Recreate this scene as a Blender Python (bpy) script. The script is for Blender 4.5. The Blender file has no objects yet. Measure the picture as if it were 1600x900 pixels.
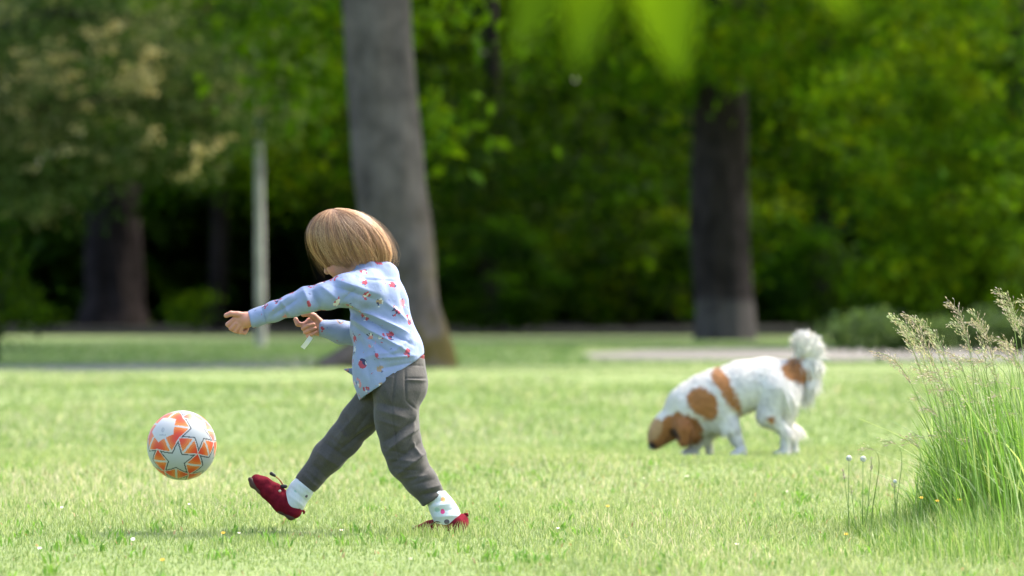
import bpy, math, random
import numpy as np
from mathutils import Vector, Matrix

# ------------------------------------------------------------------ camera, sky, sun, exposure
sc = bpy.context.scene
COL = sc.collection
CAM_H = 0.722          # photographer crouching on the lawn
FPX = 1600 * 200 / 36  # focal length in photo pixels
cam_d = bpy.data.cameras.new('camera')
cam = bpy.data.objects.new('camera', cam_d); COL.objects.link(cam)
cam.location = (0, 0, CAM_H); cam.rotation_euler = (math.pi / 2, 0, 0)
cam_d.lens = 200; cam_d.sensor_width = 36; cam_d.clip_start = 0.1; cam_d.clip_end = 3000
cam_d.dof.use_dof = True; cam_d.dof.focus_distance = 16.75; cam_d.dof.aperture_fstop = 4.3
sc.camera = cam

SUN = Vector((0.50, 0.30, 0.81)).normalized()
w = bpy.data.worlds.new('World'); sc.world = w; w.use_nodes = True
wn = w.node_tree
sky = wn.nodes.new('ShaderNodeTexSky'); sky.sky_type = 'NISHITA'; sky.sun_disc = False
sky.sun_elevation = math.asin(SUN.z); sky.sun_rotation = math.atan2(SUN.x, SUN.y)
sky.air_density = 0.85; sky.dust_density = 3.5; sky.ozone_density = 0.3
wn.links.new(sky.outputs[0], wn.nodes['Background'].inputs[0])
wn.nodes['Background'].inputs[1].default_value = 0.15
sun_d = bpy.data.lights.new('sun', 'SUN'); sun_d.energy = 2.15; sun_d.angle = math.radians(24); sun_d.color = (1.0, 0.94, 0.82)
sun = bpy.data.objects.new('sun', sun_d); COL.objects.link(sun)
sun.rotation_euler = SUN.to_track_quat('Z', 'Y').to_euler(); sun.location = (8, 10, 30)
sc.view_settings.view_transform = 'Standard'; sc.view_settings.look = 'None'
sc.view_settings.exposure = 1.95; sc.view_settings.gamma = 1.0
sc.render.engine = 'CYCLES'
sc.cycles.use_denoising = True
sc.cycles.max_bounces = 8; sc.cycles.diffuse_bounces = 4; sc.cycles.transmission_bounces = 5
sc.cycles.caustics_reflective = False; sc.cycles.caustics_refractive = False

# ------------------------------------------------------------------ helpers
R = np.random.default_rng(7)
F32 = np.float32

def W(px, py, D):
    """a point at photo bearing (px, py), D metres in front of the camera"""
    return np.array([(px - 800) / FPX * D, D, CAM_H - (py - 450) / FPX * D])

def ground(x, y):
    x = np.asarray(x, float); y = np.asarray(y, float)
    c = 0.030 * np.exp(-((y - 22.4 - 0.10 * x) / 1.1) ** 2)
    c = c - 0.030 * np.exp(-((y - 27.0) / 1.6) ** 2)
    far = np.clip((y - 26) / 6, 0, 1)
    c = c + far * (0.030 * np.sin(y * 0.85 + 0.25 * x) + 0.02 * np.sin(y * 0.41 - 0.4 * x + 1))
    c = c + 0.008 * np.sin(x * 2.1 + y * 0.9) + 0.006 * np.sin(x * 4.3 - y * 1.7)
    nearflat = np.exp(-((y - 16.8) / 1.6) ** 2)
    c = c * (1 - nearflat)
    back = np.clip((y - 48) / 6, 0, 1)
    return c * (1 - back)

def sines(seed, n, fmin, fmax):
    r = np.random.default_rng(seed)
    k = r.normal(size=(n, 3)); k /= np.linalg.norm(k, axis=1)[:, None]
    k *= np.exp(r.uniform(math.log(fmin), math.log(fmax), n))[:, None]
    ph = r.uniform(0, 6.28, n)
    return lambda P: np.sin(P @ k.T + ph).sum(1) / math.sqrt(n)

def tag(o, label=None, cat=None, group=None, kind=None):
    if label: o['label'] = label
    if cat: o['category'] = cat
    if group: o['group'] = group
    if kind: o['kind'] = kind
    return o

def empty(name, loc):
    o = bpy.data.objects.new(name, None); COL.objects.link(o)
    o.location = Vector(loc); o.empty_display_size = 0.1
    return o

def mesh(name, V, faces, mat, parent=None, origin=(0, 0, 0), col=None, smooth=True):
    """faces: an (n,k) int array or a list of such arrays"""
    V = np.asarray(V, F32) - np.asarray(origin, F32)
    if isinstance(faces, np.ndarray): faces = [faces]
    faces = [np.asarray(f, np.int32) for f in faces if len(f)]
    me = bpy.data.meshes.new(name)
    me.vertices.add(len(V)); me.vertices.foreach_set('co', V.ravel())
    loops = np.concatenate([f.ravel() for f in faces])
    cnt = np.concatenate([np.full(len(f), f.shape[1], np.int32) for f in faces])
    st = np.concatenate([[0], np.cumsum(cnt)[:-1]]).astype(np.int32)
    me.loops.add(len(loops)); me.loops.foreach_set('vertex_index', loops)
    me.polygons.add(len(cnt)); me.polygons.foreach_set('loop_start', st)
    me.update(calc_edges=True)
    me.polygons.foreach_set('use_smooth', np.full(len(cnt), smooth))
    if col is not None:
        c = np.ones((len(V), 4), F32); c[:, :3] = col
        a = me.color_attributes.new('col', 'FLOAT_COLOR', 'POINT')
        a.data.foreach_set('color', c.ravel())
    me.validate()
    if mat: me.materials.append(mat)
    o = bpy.data.objects.new(name, me); COL.objects.link(o)
    if parent: o.parent = parent
    else: o.location = Vector(origin)
    return o

# ------------------------------------------------------------------ materials
def mat(name):
    m = bpy.data.materials.new(name); m.use_nodes = True
    nt = m.node_tree; return m, nt, nt.nodes['Principled BSDF']

def N(nt, t, **kw):
    n = nt.nodes.new(t)
    for k, v in kw.items():
        if hasattr(n, k) and not k.startswith('in_'): setattr(n, k, v)
    return n

def ramp(nt, stops, src):
    r = nt.nodes.new('ShaderNodeValToRGB'); e = r.color_ramp.elements
    while len(e) < len(stops): e.new(0.5)
    for i, (p, c) in enumerate(stops):
        e[i].position = p; e[i].color = (*c, 1)
    nt.links.new(src, r.inputs[0]); return r

def noise(nt, scale, detail=4, rough=0.55, vec=None, dist=0):
    n = nt.nodes.new('ShaderNodeTexNoise'); n.inputs['Scale'].default_value = scale
    n.inputs['Detail'].default_value = detail; n.inputs['Roughness'].default_value = rough
    n.inputs['Distortion'].default_value = dist
    if vec: nt.links.new(vec, n.inputs['Vector'])
    return n

def objco(nt, scale=(1, 1, 1), rot=(0, 0, 0)):
    t = nt.nodes.new('ShaderNodeTexCoord'); m = nt.nodes.new('ShaderNodeMapping')
    m.inputs['Scale'].default_value = scale; m.inputs['Rotation'].default_value = rot
    nt.links.new(t.outputs['Object'], m.inputs[0]); return m.outputs[0]

def mixc(nt, fac, a, b, mode='MIX'):
    m = nt.nodes.new('ShaderNodeMix'); m.data_type = 'RGBA'; m.blend_type = mode
    for v, s in ((fac, m.inputs['Factor']), (a, m.inputs['A']), (b, m.inputs['B'])):
        if isinstance(v, (int, float)): s.default_value = v
        elif isinstance(v, tuple): s.default_value = (*v, 1)
        else: nt.links.new(v, s)
    return m.outputs['Result']

def bump(nt, b, height, strength=0.5, dist=0.01):
    n = nt.nodes.new('ShaderNodeBump'); n.inputs['Strength'].default_value = strength
    n.inputs['Distance'].default_value = dist
    nt.links.new(height, n.inputs['Height']); nt.links.new(n.outputs[0], b.inputs['Normal'])

def attr_mat(name, rough=0.6, transl=0.0, spec=0.3, tcol=1.0, sheen=0, yellow=1.0, blue=0.55):
    """colour comes from the mesh's own colour attribute; optional light passing through"""
    m, nt, b = mat(name)
    a = N(nt, 'ShaderNodeAttribute'); a.attribute_name = 'col'
    nt.links.new(a.outputs['Color'], b.inputs['Base Color'])
    b.inputs['Roughness'].default_value = rough; b.inputs['Specular IOR Level'].default_value = spec
    if sheen: b.inputs['Sheen Weight'].default_value = sheen
    if transl:
        t = N(nt, 'ShaderNodeBsdfTranslucent'); ms = N(nt, 'ShaderNodeMixShader')
        c = mixc(nt, 1.0, a.outputs['Color'], (yellow * tcol, tcol, blue * tcol), 'MULTIPLY')
        nt.links.new(c, t.inputs['Color'])
        ms.inputs[0].default_value = transl
        nt.links.new(b.outputs[0], ms.inputs[1]); nt.links.new(t.outputs[0], ms.inputs[2])
        nt.links.new(ms.outputs[0], nt.nodes['Material Output'].inputs['Surface'])
    return m

def flat_mat(name, c, rough=0.7, var=0.12, scale=40, spec=0.3, bmp=0.0, bscale=300):
    m, nt, b = mat(name)
    co = objco(nt)
    n = noise(nt, scale, vec=co)
    r = ramp(nt, [(0.25, tuple(x * (1 - var) for x in c)), (0.75, tuple(min(1, x * (1 + var)) for x in c))], n.outputs[0])
    nt.links.new(r.outputs[0], b.inputs['Base Color'])
    b.inputs['Roughness'].default_value = rough; b.inputs['Specular IOR Level'].default_value = spec
    if bmp: bump(nt, b, noise(nt, bscale, vec=co).outputs[0], bmp, 0.002)
    return m

M = {}
M['grass'] = attr_mat('grass_blades', 0.55, 0.42, 0.25, 1.25, yellow=1.05, blue=0.85)
M['tallgrass'] = attr_mat('tall_grass_blades', 0.5, 0.38, 0.25, 1.2)
M['leaf'] = attr_mat('leaves', 0.65, 0.52, 0.06, 1.4, yellow=1.1)
M['seed'] = attr_mat('seed_heads', 0.8, 0.3, 0.1, 1.0)
M['fur'] = attr_mat('dog_fur', 0.75, 0.0, 0.2, sheen=0.2)
M['hair'] = attr_mat('child_hair', 0.42, 0.08, 0.45, 1.5, yellow=1.0, blue=0.9)
M['ball'] = attr_mat('ball_cover', 0.4, 0.0, 0.45)
M['skin'] = attr_mat('skin', 0.55, 0.0, 0.35)
M['skin'].node_tree.nodes['Principled BSDF'].inputs['Subsurface Weight'].default_value = 0.25
M['skin'].node_tree.nodes['Principled BSDF'].inputs['Subsurface Radius'].default_value = (0.01, 0.004, 0.002)
M['skin'].node_tree.nodes['Principled BSDF'].inputs['Subsurface Scale'].default_value = 0.5

def m_lawn():
    m, nt, b = mat('lawn_soil_and_thatch')
    co = objco(nt)
    n1 = noise(nt, 0.5, 5, vec=co); n2 = noise(nt, 9, 6, vec=co)
    c1 = ramp(nt, [(0.3, (0.10, 0.16, 0.035)), (0.7, (0.18, 0.24, 0.07))], n1.outputs[0]).outputs[0]
    c2 = ramp(nt, [(0.35, (0.10, 0.16, 0.03)), (0.75, (0.26, 0.28, 0.11))], n2.outputs[0]).outputs[0]
    nt.links.new(mixc(nt, 0.5, c1, c2), b.inputs['Base Color']); b.inputs['Roughness'].default_value = 0.95
    bump(nt, b, noise(nt, 60, 6, vec=co).outputs[0], 0.8, 0.02)
    return m
M['lawn'] = m_lawn()

def m_path():
    m, nt, b = mat('gravel_path'); co = objco(nt)
    n = noise(nt, 30, 8, 0.7, co); n2 = noise(nt, 0.7, 4, vec=co)
    c = ramp(nt, [(0.3, (0.10, 0.092, 0.084)), (0.7, (0.17, 0.16, 0.145))], n.outputs[0]).outputs[0]
    c = mixc(nt, 0.35, c, ramp(nt, [(0.35, (0.12, 0.115, 0.10)), (0.7, (0.22, 0.21, 0.19))], n2.outputs[0]).outputs[0])
    nt.links.new(c, b.inputs['Base Color']); b.inputs['Roughness'].default_value = 0.95
    bump(nt, b, n.outputs[0], 0.6, 0.01); return m
M['path'] = m_path()

def m_bark(name, dark, light, moss=None, scale=1.0, zr=(1.6, 0.1), thr=0.45):
    m, nt, b = mat(name)
    co = objco(nt, (9 * scale, 9 * scale, 1.6 * scale))
    n = noise(nt, 1.6, 8, 0.65, co, 0.6); n2 = noise(nt, 1.1, 3, vec=objco(nt))
    c = ramp(nt, [(0.3, dark), (0.68, light)], n.outputs[0]).outputs[0]
    n2b = ramp(nt, [(0.38, (0, 0, 0)), (0.62, (1, 1, 1))], noise(nt, 3.0, 5, 0.6, objco(nt)).outputs[0])
    c = mixc(nt, 0.6, c, mixc(nt, n2b.outputs[0], tuple(x * 0.35 for x in light), tuple(x * 1.1 for x in light)))
    if moss:
        sep = nt.nodes.new('ShaderNodeSeparateXYZ'); nt.links.new(objco(nt), sep.inputs[0])
        mr = nt.nodes.new('ShaderNodeMapRange'); nt.links.new(sep.outputs[2], mr.inputs[0])
        mr.inputs[1].default_value = zr[0]; mr.inputs[2].default_value = zr[1]
        mu = nt.nodes.new('ShaderNodeMath'); mu.operation = 'MULTIPLY'
        pn = ramp(nt, [(thr, (0, 0, 0)), (thr + 0.15, (1, 1, 1))], noise(nt, 2.5, 4, vec=objco(nt)).outputs[0])
        nt.links.new(mr.outputs[0], mu.inputs[0]); nt.links.new(pn.outputs[0], mu.inputs[1])
        c = mixc(nt, mu.outputs[0], c, moss)
    nt.links.new(c, b.inputs['Base Color']); b.inputs['Roughness'].default_value = 0.95; b.inputs['Specular IOR Level'].default_value = 0.05
    bump(nt, b, n.outputs[0], 0.9, 0.03); return m
M['bark'] = m_bark('grey_bark', (0.046, 0.040, 0.036), (0.140, 0.122, 0.108), (0.075, 0.062, 0.018))
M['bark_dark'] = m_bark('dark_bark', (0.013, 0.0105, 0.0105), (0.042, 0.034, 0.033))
M['bark_pale'] = m_bark('pale_bark', (0.30, 0.29, 0.27), (0.50, 0.485, 0.45))

def m_shirt():
    m, nt, b = mat('printed_cotton')
    co = objco(nt)
    base = ramp(nt, [(0.3, (0.215, 0.268, 0.425)), (0.7, (0.26, 0.318, 0.48))], noise(nt, 14, 3, vec=co).outputs[0]).outputs[0]
    warp = noise(nt, 90, 3, vec=co)
    def motifs(c, scale, thr, seed, palette, squash=(1, 1, 1), keep=0.6, wob=0.016):
        mp = nt.nodes.new('ShaderNodeMapping'); mp.inputs['Location'].default_value = seed
        mp.inputs['Scale'].default_value = squash
        ad = nt.nodes.new('ShaderNodeMixRGB'); ad.blend_type = 'ADD'; ad.inputs[0].default_value = wob
        t = nt.nodes.new('ShaderNodeTexCoord')
        nt.links.new(t.outputs['Object'], ad.inputs[1]); nt.links.new(warp.outputs['Color'], ad.inputs[2])
        nt.links.new(ad.outputs[0], mp.inputs[0])
        v = nt.nodes.new('ShaderNodeTexVoronoi'); v.inputs['Scale'].default_value = scale
        v.inputs['Randomness'].default_value = 0.8
        nt.links.new(mp.outputs[0], v.inputs['Vector'])
        lt = nt.nodes.new('ShaderNodeMath'); lt.operation = 'LESS_THAN'; lt.inputs[1].default_value = thr
        nt.links.new(v.outputs['Distance'], lt.inputs[0])
        sp = nt.nodes.new('ShaderNodeSeparateColor'); nt.links.new(v.outputs['Color'], sp.inputs[0])
        kp = nt.nodes.new('ShaderNodeMath'); kp.operation = 'LESS_THAN'; kp.inputs[1].default_value = keep
        nt.links.new(sp.outputs[1], kp.inputs[0])
        mu = nt.nodes.new('ShaderNodeMath'); mu.operation = 'MULTIPLY'
        nt.links.new(lt.outputs[0], mu.inputs[0]); nt.links.new(kp.outputs[0], mu.inputs[1])
        r = ramp(nt, palette, sp.outputs[0]); r.color_ramp.interpolation = 'CONSTANT'
        return mixc(nt, mu.outputs[0], c, r.outputs[0])
    red, tan, navy, green, pink, white = (0.36, 0.065, 0.095), (0.33, 0.24, 0.18), (0.045, 0.05, 0.11), (0.20, 0.28, 0.28), (0.50, 0.22, 0.26), (0.55, 0.55, 0.56)
    # each motif is a cluster of small touching shapes in one leading colour
    def vor(scale, loc, squash, wob):
        mp = nt.nodes.new('ShaderNodeMapping'); mp.inputs['Location'].default_value = loc; mp.inputs['Scale'].default_value = squash
        ad = nt.nodes.new('ShaderNodeMixRGB'); ad.blend_type = 'ADD'; ad.inputs[0].default_value = wob
        t = nt.nodes.new('ShaderNodeTexCoord'); nt.links.new(t.outputs['Object'], ad.inputs[1]); nt.links.new(warp.outputs['Color'], ad.inputs[2]); nt.links.new(ad.outputs[0], mp.inputs[0])
        v = nt.nodes.new('ShaderNodeTexVoronoi'); v.inputs['Scale'].default_value = scale; v.inputs['Randomness'].default_value = 0.75
        nt.links.new(mp.outputs[0], v.inputs['Vector']); sp = nt.nodes.new('ShaderNodeSeparateColor'); nt.links.new(v.outputs['Color'], sp.inputs[0])
        return v, sp
    def math_(op, a, b_):
        m_ = nt.nodes.new('ShaderNodeMath'); m_.operation = op
        for k_, x_ in enumerate((a, b_)):
            if isinstance(x_, (int, float)): m_.inputs[k_].default_value = x_
            else: nt.links.new(x_, m_.inputs[k_])
        return m_.outputs[0]
    v1, c1 = vor(24, (3.1, 1.2, 5.3), (1, 1, 0.85), 0.018); v2, c2 = vor(105, (0.2, 0.7, 0.1), (1, 1, 1), 0.006)
    cl = math_('MULTIPLY', math_('LESS_THAN', v1.outputs['Distance'], 0.33), math_('LESS_THAN', c1.outputs[1], 0.85))
    lead = ramp(nt, [(0, red), (0.38, tan), (0.52, red), (0.70, green), (0.84, pink)], c1.outputs[0]); lead.color_ramp.interpolation = 'CONSTANT'
    sub = ramp(nt, [(0, (0, 0, 0)), (0.50, (0.33,) * 3), (0.62, (0.66,) * 3), (0.70, (1, 1, 1))], c2.outputs[0]); sub.color_ramp.interpolation = 'CONSTANT'
    fig = mixc(nt, math_('GREATER_THAN', sub.outputs[0], 0.2), lead.outputs[0], white)
    fig = mixc(nt, math_('GREATER_THAN', sub.outputs[0], 0.5), fig, navy)
    show = math_('MULTIPLY', cl, math_('LESS_THAN', sub.outputs[0], 0.9))
    c = mixc(nt, show, base, fig)
    c = motifs(c, 80, 0.22, (1.7, 9.4, 4.2), [(0, navy), (0.3, tan), (0.6, (0.10, 0.13, 0.4)), (0.8, red)], (1, 1, 1.8), 0.12, 0.02)
    nt.links.new(c, b.inputs['Base Color']); b.inputs['Roughness'].default_value = 0.85
    b.inputs['Specular IOR Level'].default_value = 0.15; b.inputs['Sheen Weight'].default_value = 0.1
    bump(nt, b, noise(nt, 60, 5, 0.6, co).outputs[0], 0.35, 0.006); return m
M['shirt'] = m_shirt()

def m_trousers():
    m, nt, b = mat('grey_denim'); co = objco(nt)
    n = noise(nt, 18, 6, 0.6, co); f = noise(nt, 500, 2, vec=objco(nt, (1, 1, 0.25)))
    c = ramp(nt, [(0.3, (0.052, 0.048, 0.043)), (0.72, (0.090, 0.083, 0.074))], n.outputs[0]).outputs[0]
    c = mixc(nt, 0.25, c, ramp(nt, [(0.35, (0.04, 0.039, 0.036)), (0.65, (0.115, 0.108, 0.098))], f.outputs[0]).outputs[0])
    nt.links.new(c, b.inputs['Base Color']); b.inputs['Roughness'].default_value = 0.85
    b.inputs['Sheen Weight'].default_value = 0.15; b.inputs['Specular IOR Level'].default_value = 0.2
    bump(nt, b, noise(nt, 55, 5, 0.6, co).outputs[0], 0.3, 0.006); return m
M['trousers'] = m_trousers()

def m_sock():
    m, nt, b = mat('spotted_sock'); co = objco(nt)
    v = nt.nodes.new('ShaderNodeTexVoronoi'); v.inputs['Scale'].default_value = 36; v.inputs['Randomness'].default_value = 0.8
    nt.links.new(co, v.inputs['Vector'])
    lt = nt.nodes.new('ShaderNodeMath'); lt.operation = 'LESS_THAN'; lt.inputs[1].default_value = 0.29
    nt.links.new(v.outputs['Distance'], lt.inputs[0])
    sp = nt.nodes.new('ShaderNodeSeparateColor'); nt.links.new(v.outputs['Color'], sp.inputs[0])
    r = ramp(nt, [(0, (0.8, 0.08, 0.25)), (0.25, (0.85, 0.42, 0.16)), (0.5, (0.35, 0.5, 0.45)), (0.7, (0.12, 0.1, 0.13)), (0.85, (0.5, 0.4, 0.7))], sp.outputs[0])
    r.color_ramp.interpolation = 'CONSTANT'
    nt.links.new(mixc(nt, lt.outputs[0], (0.56, 0.61, 0.60), r.outputs[0]), b.inputs['Base Color'])
    b.inputs['Roughness'].default_value = 0.9
    bump(nt, b, noise(nt, 250, 3, vec=objco(nt, (1, 1, 0.3))).outputs[0], 0.5, 0.003); return m
M['sock'] = m_sock()
M['shoe'] = flat_mat('red_suede', (0.135, 0.008, 0.017), 0.95, 0.35, 60, 0.08, 0.5, 400)
M['sole'] = flat_mat('rubber_sole', (0.075, 0.04, 0.032), 0.7, 0.25, 50)
M['belt'] = flat_mat('red_belt', (0.17, 0.025, 0.03), 0.7)
M['black'] = flat_mat('black_plastic', (0.02, 0.02, 0.022), 0.5)
M['cord'] = flat_mat('orange_cord', (0.4, 0.12, 0.05), 0.7)
M['white'] = flat_mat('white_paper', (0.8, 0.8, 0.78), 0.7, 0.05)
M['eye'] = flat_mat('eye', (0.05, 0.03, 0.02), 0.2, spec=0.6)
M['metal'] = flat_mat('eyelet_metal', (0.6, 0.55, 0.4), 0.3)

# ------------------------------------------------------------------ implicit surfaces -> one continuous mesh
class Vol:
    """distance field on a grid; rounded cones and ellipsoids blended into one skin"""
    def __init__(s, lo, hi, h):
        s.lo = np.array(lo, float); s.h = h
        s.n = np.ceil((np.array(hi) - s.lo) / h).astype(int) + 1
        s.D = np.full(s.n, 0.06, F32)
    def box(s, lo, hi):
        i0 = np.clip(np.floor((np.array(lo) - s.lo) / s.h).astype(int), 0, s.n)
        i1 = np.clip(np.ceil((np.array(hi) - s.lo) / s.h).astype(int) + 1, 0, s.n)
        ax = [(s.lo[a] + s.h * np.arange(i0[a], i1[a])).astype(F32) for a in range(3)]
        X, Y, Z = np.meshgrid(*ax, indexing='ij', sparse=True)
        return tuple(slice(a, b) for a, b in zip(i0, i1)), X, Y, Z
    def blend(s, sl, d, k, sub=False):
        a = s.D[sl]
        if sub:
            s.D[sl] = np.maximum(a, -d); return
        if k <= 0: s.D[sl] = np.minimum(a, d); return
        hh = np.clip(0.5 + 0.5 * (a - d) / k, 0, 1)
        s.D[sl] = a * (1 - hh) + d * hh - k * hh * (1 - hh)
    def cone(s, a, b, ra, rb, k=0.01, sub=False):
        a = np.asarray(a, float); b = np.asarray(b, float); m = max(ra, rb) + k + 0.02
        sl, X, Y, Z = s.box(np.minimum(a, b) - m, np.maximum(a, b) + m)
        ab = b - a; L = max(ab @ ab, 1e-12)
        t = np.clip(((X - a[0]) * ab[0] + (Y - a[1]) * ab[1] + (Z - a[2]) * ab[2]) / L, 0, 1)
        d = np.sqrt((X - a[0] - t * ab[0]) ** 2 + (Y - a[1] - t * ab[1]) ** 2 + (Z - a[2] - t * ab[2]) ** 2) - (ra + (rb - ra) * t)
        s.blend(sl, d.astype(F32), k, sub)
    def chain(s, pts, rs, k=0.012):
        for i in range(len(pts) - 1): s.cone(pts[i], pts[i + 1], rs[i], rs[i + 1], k)
    def ell(s, c, axes, rad, k=0.01, sub=False):
        c = np.asarray(c, float); A = np.array(axes, float); A /= np.linalg.norm(A, axis=1)[:, None]
        rad = np.array(rad, float); m = rad.max() + k + 0.02
        sl, X, Y, Z = s.box(c - m, c + m)
        q = [((X - c[0]) * A[i, 0] + (Y - c[1]) * A[i, 1] + (Z - c[2]) * A[i, 2]) for i in range(3)]
        k0 = np.sqrt(sum((q[i] / rad[i]) ** 2 for i in range(3)))
        k1 = np.sqrt(sum((q[i] / rad[i] ** 2) ** 2 for i in range(3))) + 1e-9
        s.blend(sl, (k0 * (k0 - 1) / k1).astype(F32), k, sub)
    def cut(s, p, n):
        """throw away everything on the side n points to"""
        sl, X, Y, Z = s.box(s.lo, s.lo + s.h * s.n)
        d = (X - p[0]) * n[0] + (Y - p[1]) * n[1] + (Z - p[2]) * n[2]
        s.D = np.maximum(s.D, d.astype(F32)[tuple(slice(0, q) for q in s.D.shape)])
    def mesh(s):
        D = s.D; ins = D < 0
        C = np.zeros(tuple(np.array(D.shape) - 1), np.uint8)
        corners = [(i, j, k) for i in (0, 1) for j in (0, 1) for k in (0, 1)]
        sh = C.shape
        for (i, j, k) in corners: C += ins[i:i + sh[0], j:j + sh[1], k:k + sh[2]]
        idx = np.argwhere((C > 0) & (C < 8))
        vid = np.full(sh, -1, np.int32); vid[tuple(idx.T)] = np.arange(len(idx))
        val = {c: D[idx[:, 0] + c[0], idx[:, 1] + c[1], idx[:, 2] + c[2]] for c in corners}
        acc = np.zeros((len(idx), 3)); cnt = np.zeros(len(idx))
        for c in corners:
            for a in range(3):
                if c[a]: continue
                e = list(c); e[a] = 1; v0, v1 = val[c], val[tuple(e)]
                x = (v0 < 0) != (v1 < 0)
                t = np.where(x, v0 / np.where(x, v0 - v1, 1), 0)
                p = np.tile(np.array(c, float), (len(idx), 1)); p[:, a] += t
                acc += p * x[:, None]; cnt += x
        V = (idx + acc / cnt[:, None]) * s.h + s.lo
        Q = []
        for a in range(3):
            b, c = (a + 1) % 3, (a + 2) % 3
            s0 = [slice(None)] * 3; s1 = [slice(None)] * 3; s0[a] = slice(0, -1); s1[a] = slice(1, None)
            A, B = ins[tuple(s0)], ins[tuple(s1)]
            g = np.argwhere(A != B)
            g = g[(g[:, b] > 0) & (g[:, c] > 0) & (g[:, b] < D.shape[b] - 1) & (g[:, c] < D.shape[c] - 1)]
            fl = A[tuple(g.T)]
            def cell(db, dc):
                q = g.copy(); q[:, b] += db; q[:, c] += dc; return vid[tuple(q.T)]
            q = np.stack([cell(-1, -1), cell(0, -1), cell(0, 0), cell(-1, 0)], 1)
            q[~fl] = q[~fl][:, ::-1]; Q.append(q)
        Q = np.concatenate(Q); Q = Q[(Q >= 0).all(1)]
        return V, Q

def vnormals(V, Q):
    n = np.cross(V[Q[:, 2]] - V[Q[:, 0]], V[Q[:, 3]] - V[Q[:, 1]])
    o = np.zeros_like(V)
    for i in range(4):
        for a in range(3): o[:, a] += np.bincount(Q[:, i], n[:, a], len(V))
    return o / (np.linalg.norm(o, axis=1)[:, None] + 1e-12)

def relax(V, Q, it=2, f=0.5):
    for _ in range(it):
        s = np.zeros_like(V); c = np.zeros(len(V))
        for i in range(4):
            for j in (1, 3):
                nb = Q[:, (i + j) % 4]
                for a in range(3): s[:, a] += np.bincount(Q[:, i], V[nb, a], len(V))
                c += np.bincount(Q[:, i], minlength=len(V))
        V = V + f * (s / np.maximum(c, 1)[:, None] - V)
    return V

def tube(path, rad, n=8, closed_end=True):
    """rings round a path -> verts, quads"""
    P = np.asarray(path, float); m = len(P); rad = np.broadcast_to(np.asarray(rad, float), (m,))
    T = np.gradient(P, axis=0); T /= np.linalg.norm(T, axis=1)[:, None] + 1e-12
    up = np.array([0.13, 0.9, 0.41]); 
    A = np.cross(T, up); A /= np.linalg.norm(A, axis=1)[:, None] + 1e-9; B = np.cross(T, A)
    th = np.arange(n) * 2 * math.pi / n
    V = P[:, None] + rad[:, None, None] * (np.cos(th)[None, :, None] * A[:, None] + np.sin(th)[None, :, None] * B[:, None])
    V = V.reshape(-1, 3); q = []
    for i in range(m - 1):
        for j in range(n):
            q.append((i * n + j, i * n + (j + 1) % n, (i + 1) * n + (j + 1) % n, (i + 1) * n + j))
    F = [np.array(q)]
    if closed_end: F += [np.array([list(range(n))[::-1], [(m - 1) * n + j for j in range(n)]])]
    return V, F

def join(parts):
    Vs, Fs, o = [], {}, 0
    for V, F in parts:
        if isinstance(F, np.ndarray): F = [F]
        for f in F: Fs.setdefault(f.shape[1], []).append(np.asarray(f) + o)
        Vs.append(V); o += len(V)
    return np.concatenate(Vs), [np.concatenate(v) for v in Fs.values()]

def blades(P, H, Wd, lean_dir, lean, az):
    """grass blades: 5 verts, a quad and a tip triangle each"""
    n = len(P); side = np.stack([np.cos(az), np.sin(az), np.zeros(n)], 1) * (Wd / 2)[:, None]
    ld = np.stack([np.cos(lean_dir), np.sin(lean_dir), np.zeros(n)], 1)
    up = np.array([0, 0, 1.0])
    mid = P + up * (H * 0.55)[:, None] + ld * (lean * 0.3 * H)[:, None]
    tip = P + up * (H * np.sqrt(np.clip(1 - lean ** 2 * 0.5, 0.1, 1)))[:, None] + ld * (lean * H)[:, None]
    V = np.stack([P - side, P + side, mid - side * 0.8, mid + side * 0.8, tip], 1).reshape(-1, 3)
    b = np.arange(n)[:, None] * 5
    return V, [b + np.array([0, 1, 3, 2]), b + np.array([2, 3, 4])]

def leaves(P, size, rng, droop=0.5, fold=0.25, aspect=0.55):
    """kite leaves folded along the midrib: 4 verts, 2 triangles each"""
    n = len(P)
    az = rng.uniform(0, 2 * math.pi, n); dip = rng.normal(-droop, 0.45, n)
    t = np.stack([np.cos(az) * np.cos(dip), np.sin(az) * np.cos(dip), np.sin(dip)], 1)
    r = rng.normal(size=(n, 3)); r[:, 2] *= 0.45
    s = np.cross(t, np.array([0, 0, 1.0]) + 0.6 * r); s /= np.linalg.norm(s, axis=1)[:, None] + 1e-9
    nn = np.cross(s, t); L = size[:, None]
    base = P; tip = P + t * L; m = P + t * L * 0.45
    V = np.stack([base, m + s * L * aspect / 2 + nn * L * fold * 0.3, tip, m - s * L * aspect / 2 + nn * L * fold * 0.3], 1).reshape(-1, 3)
    b = np.arange(n)[:, None] * 4
    return V, np.concatenate([b + np.array([0, 1, 2]), b + np.array([0, 2, 3])])

# ------------------------------------------------------------------ setting: lawn, paths
xs = np.concatenate([[-400, -150, -60], np.linspace(-30, 30, 121), [60, 150, 400]])
ys = np.concatenate([[-60, -10, 0, 6], np.linspace(9, 60, 171), np.linspace(61, 150, 46), [200, 400, 900, 2000]])
X, Y = np.meshgrid(xs, ys)
V = np.stack([X.ravel(), Y.ravel(), ground(X, Y).ravel()], 1)
nx, ny = len(xs), len(ys)
i = (np.arange(ny - 1)[:, None] * nx + np.arange(nx - 1)[None]).ravel()
tag(mesh('lawn', V, np.stack([i, i + 1, i + nx + 1, i + nx], 1), M['lawn']), 'wide sunlit mown park lawn', None, kind='structure')

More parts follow.
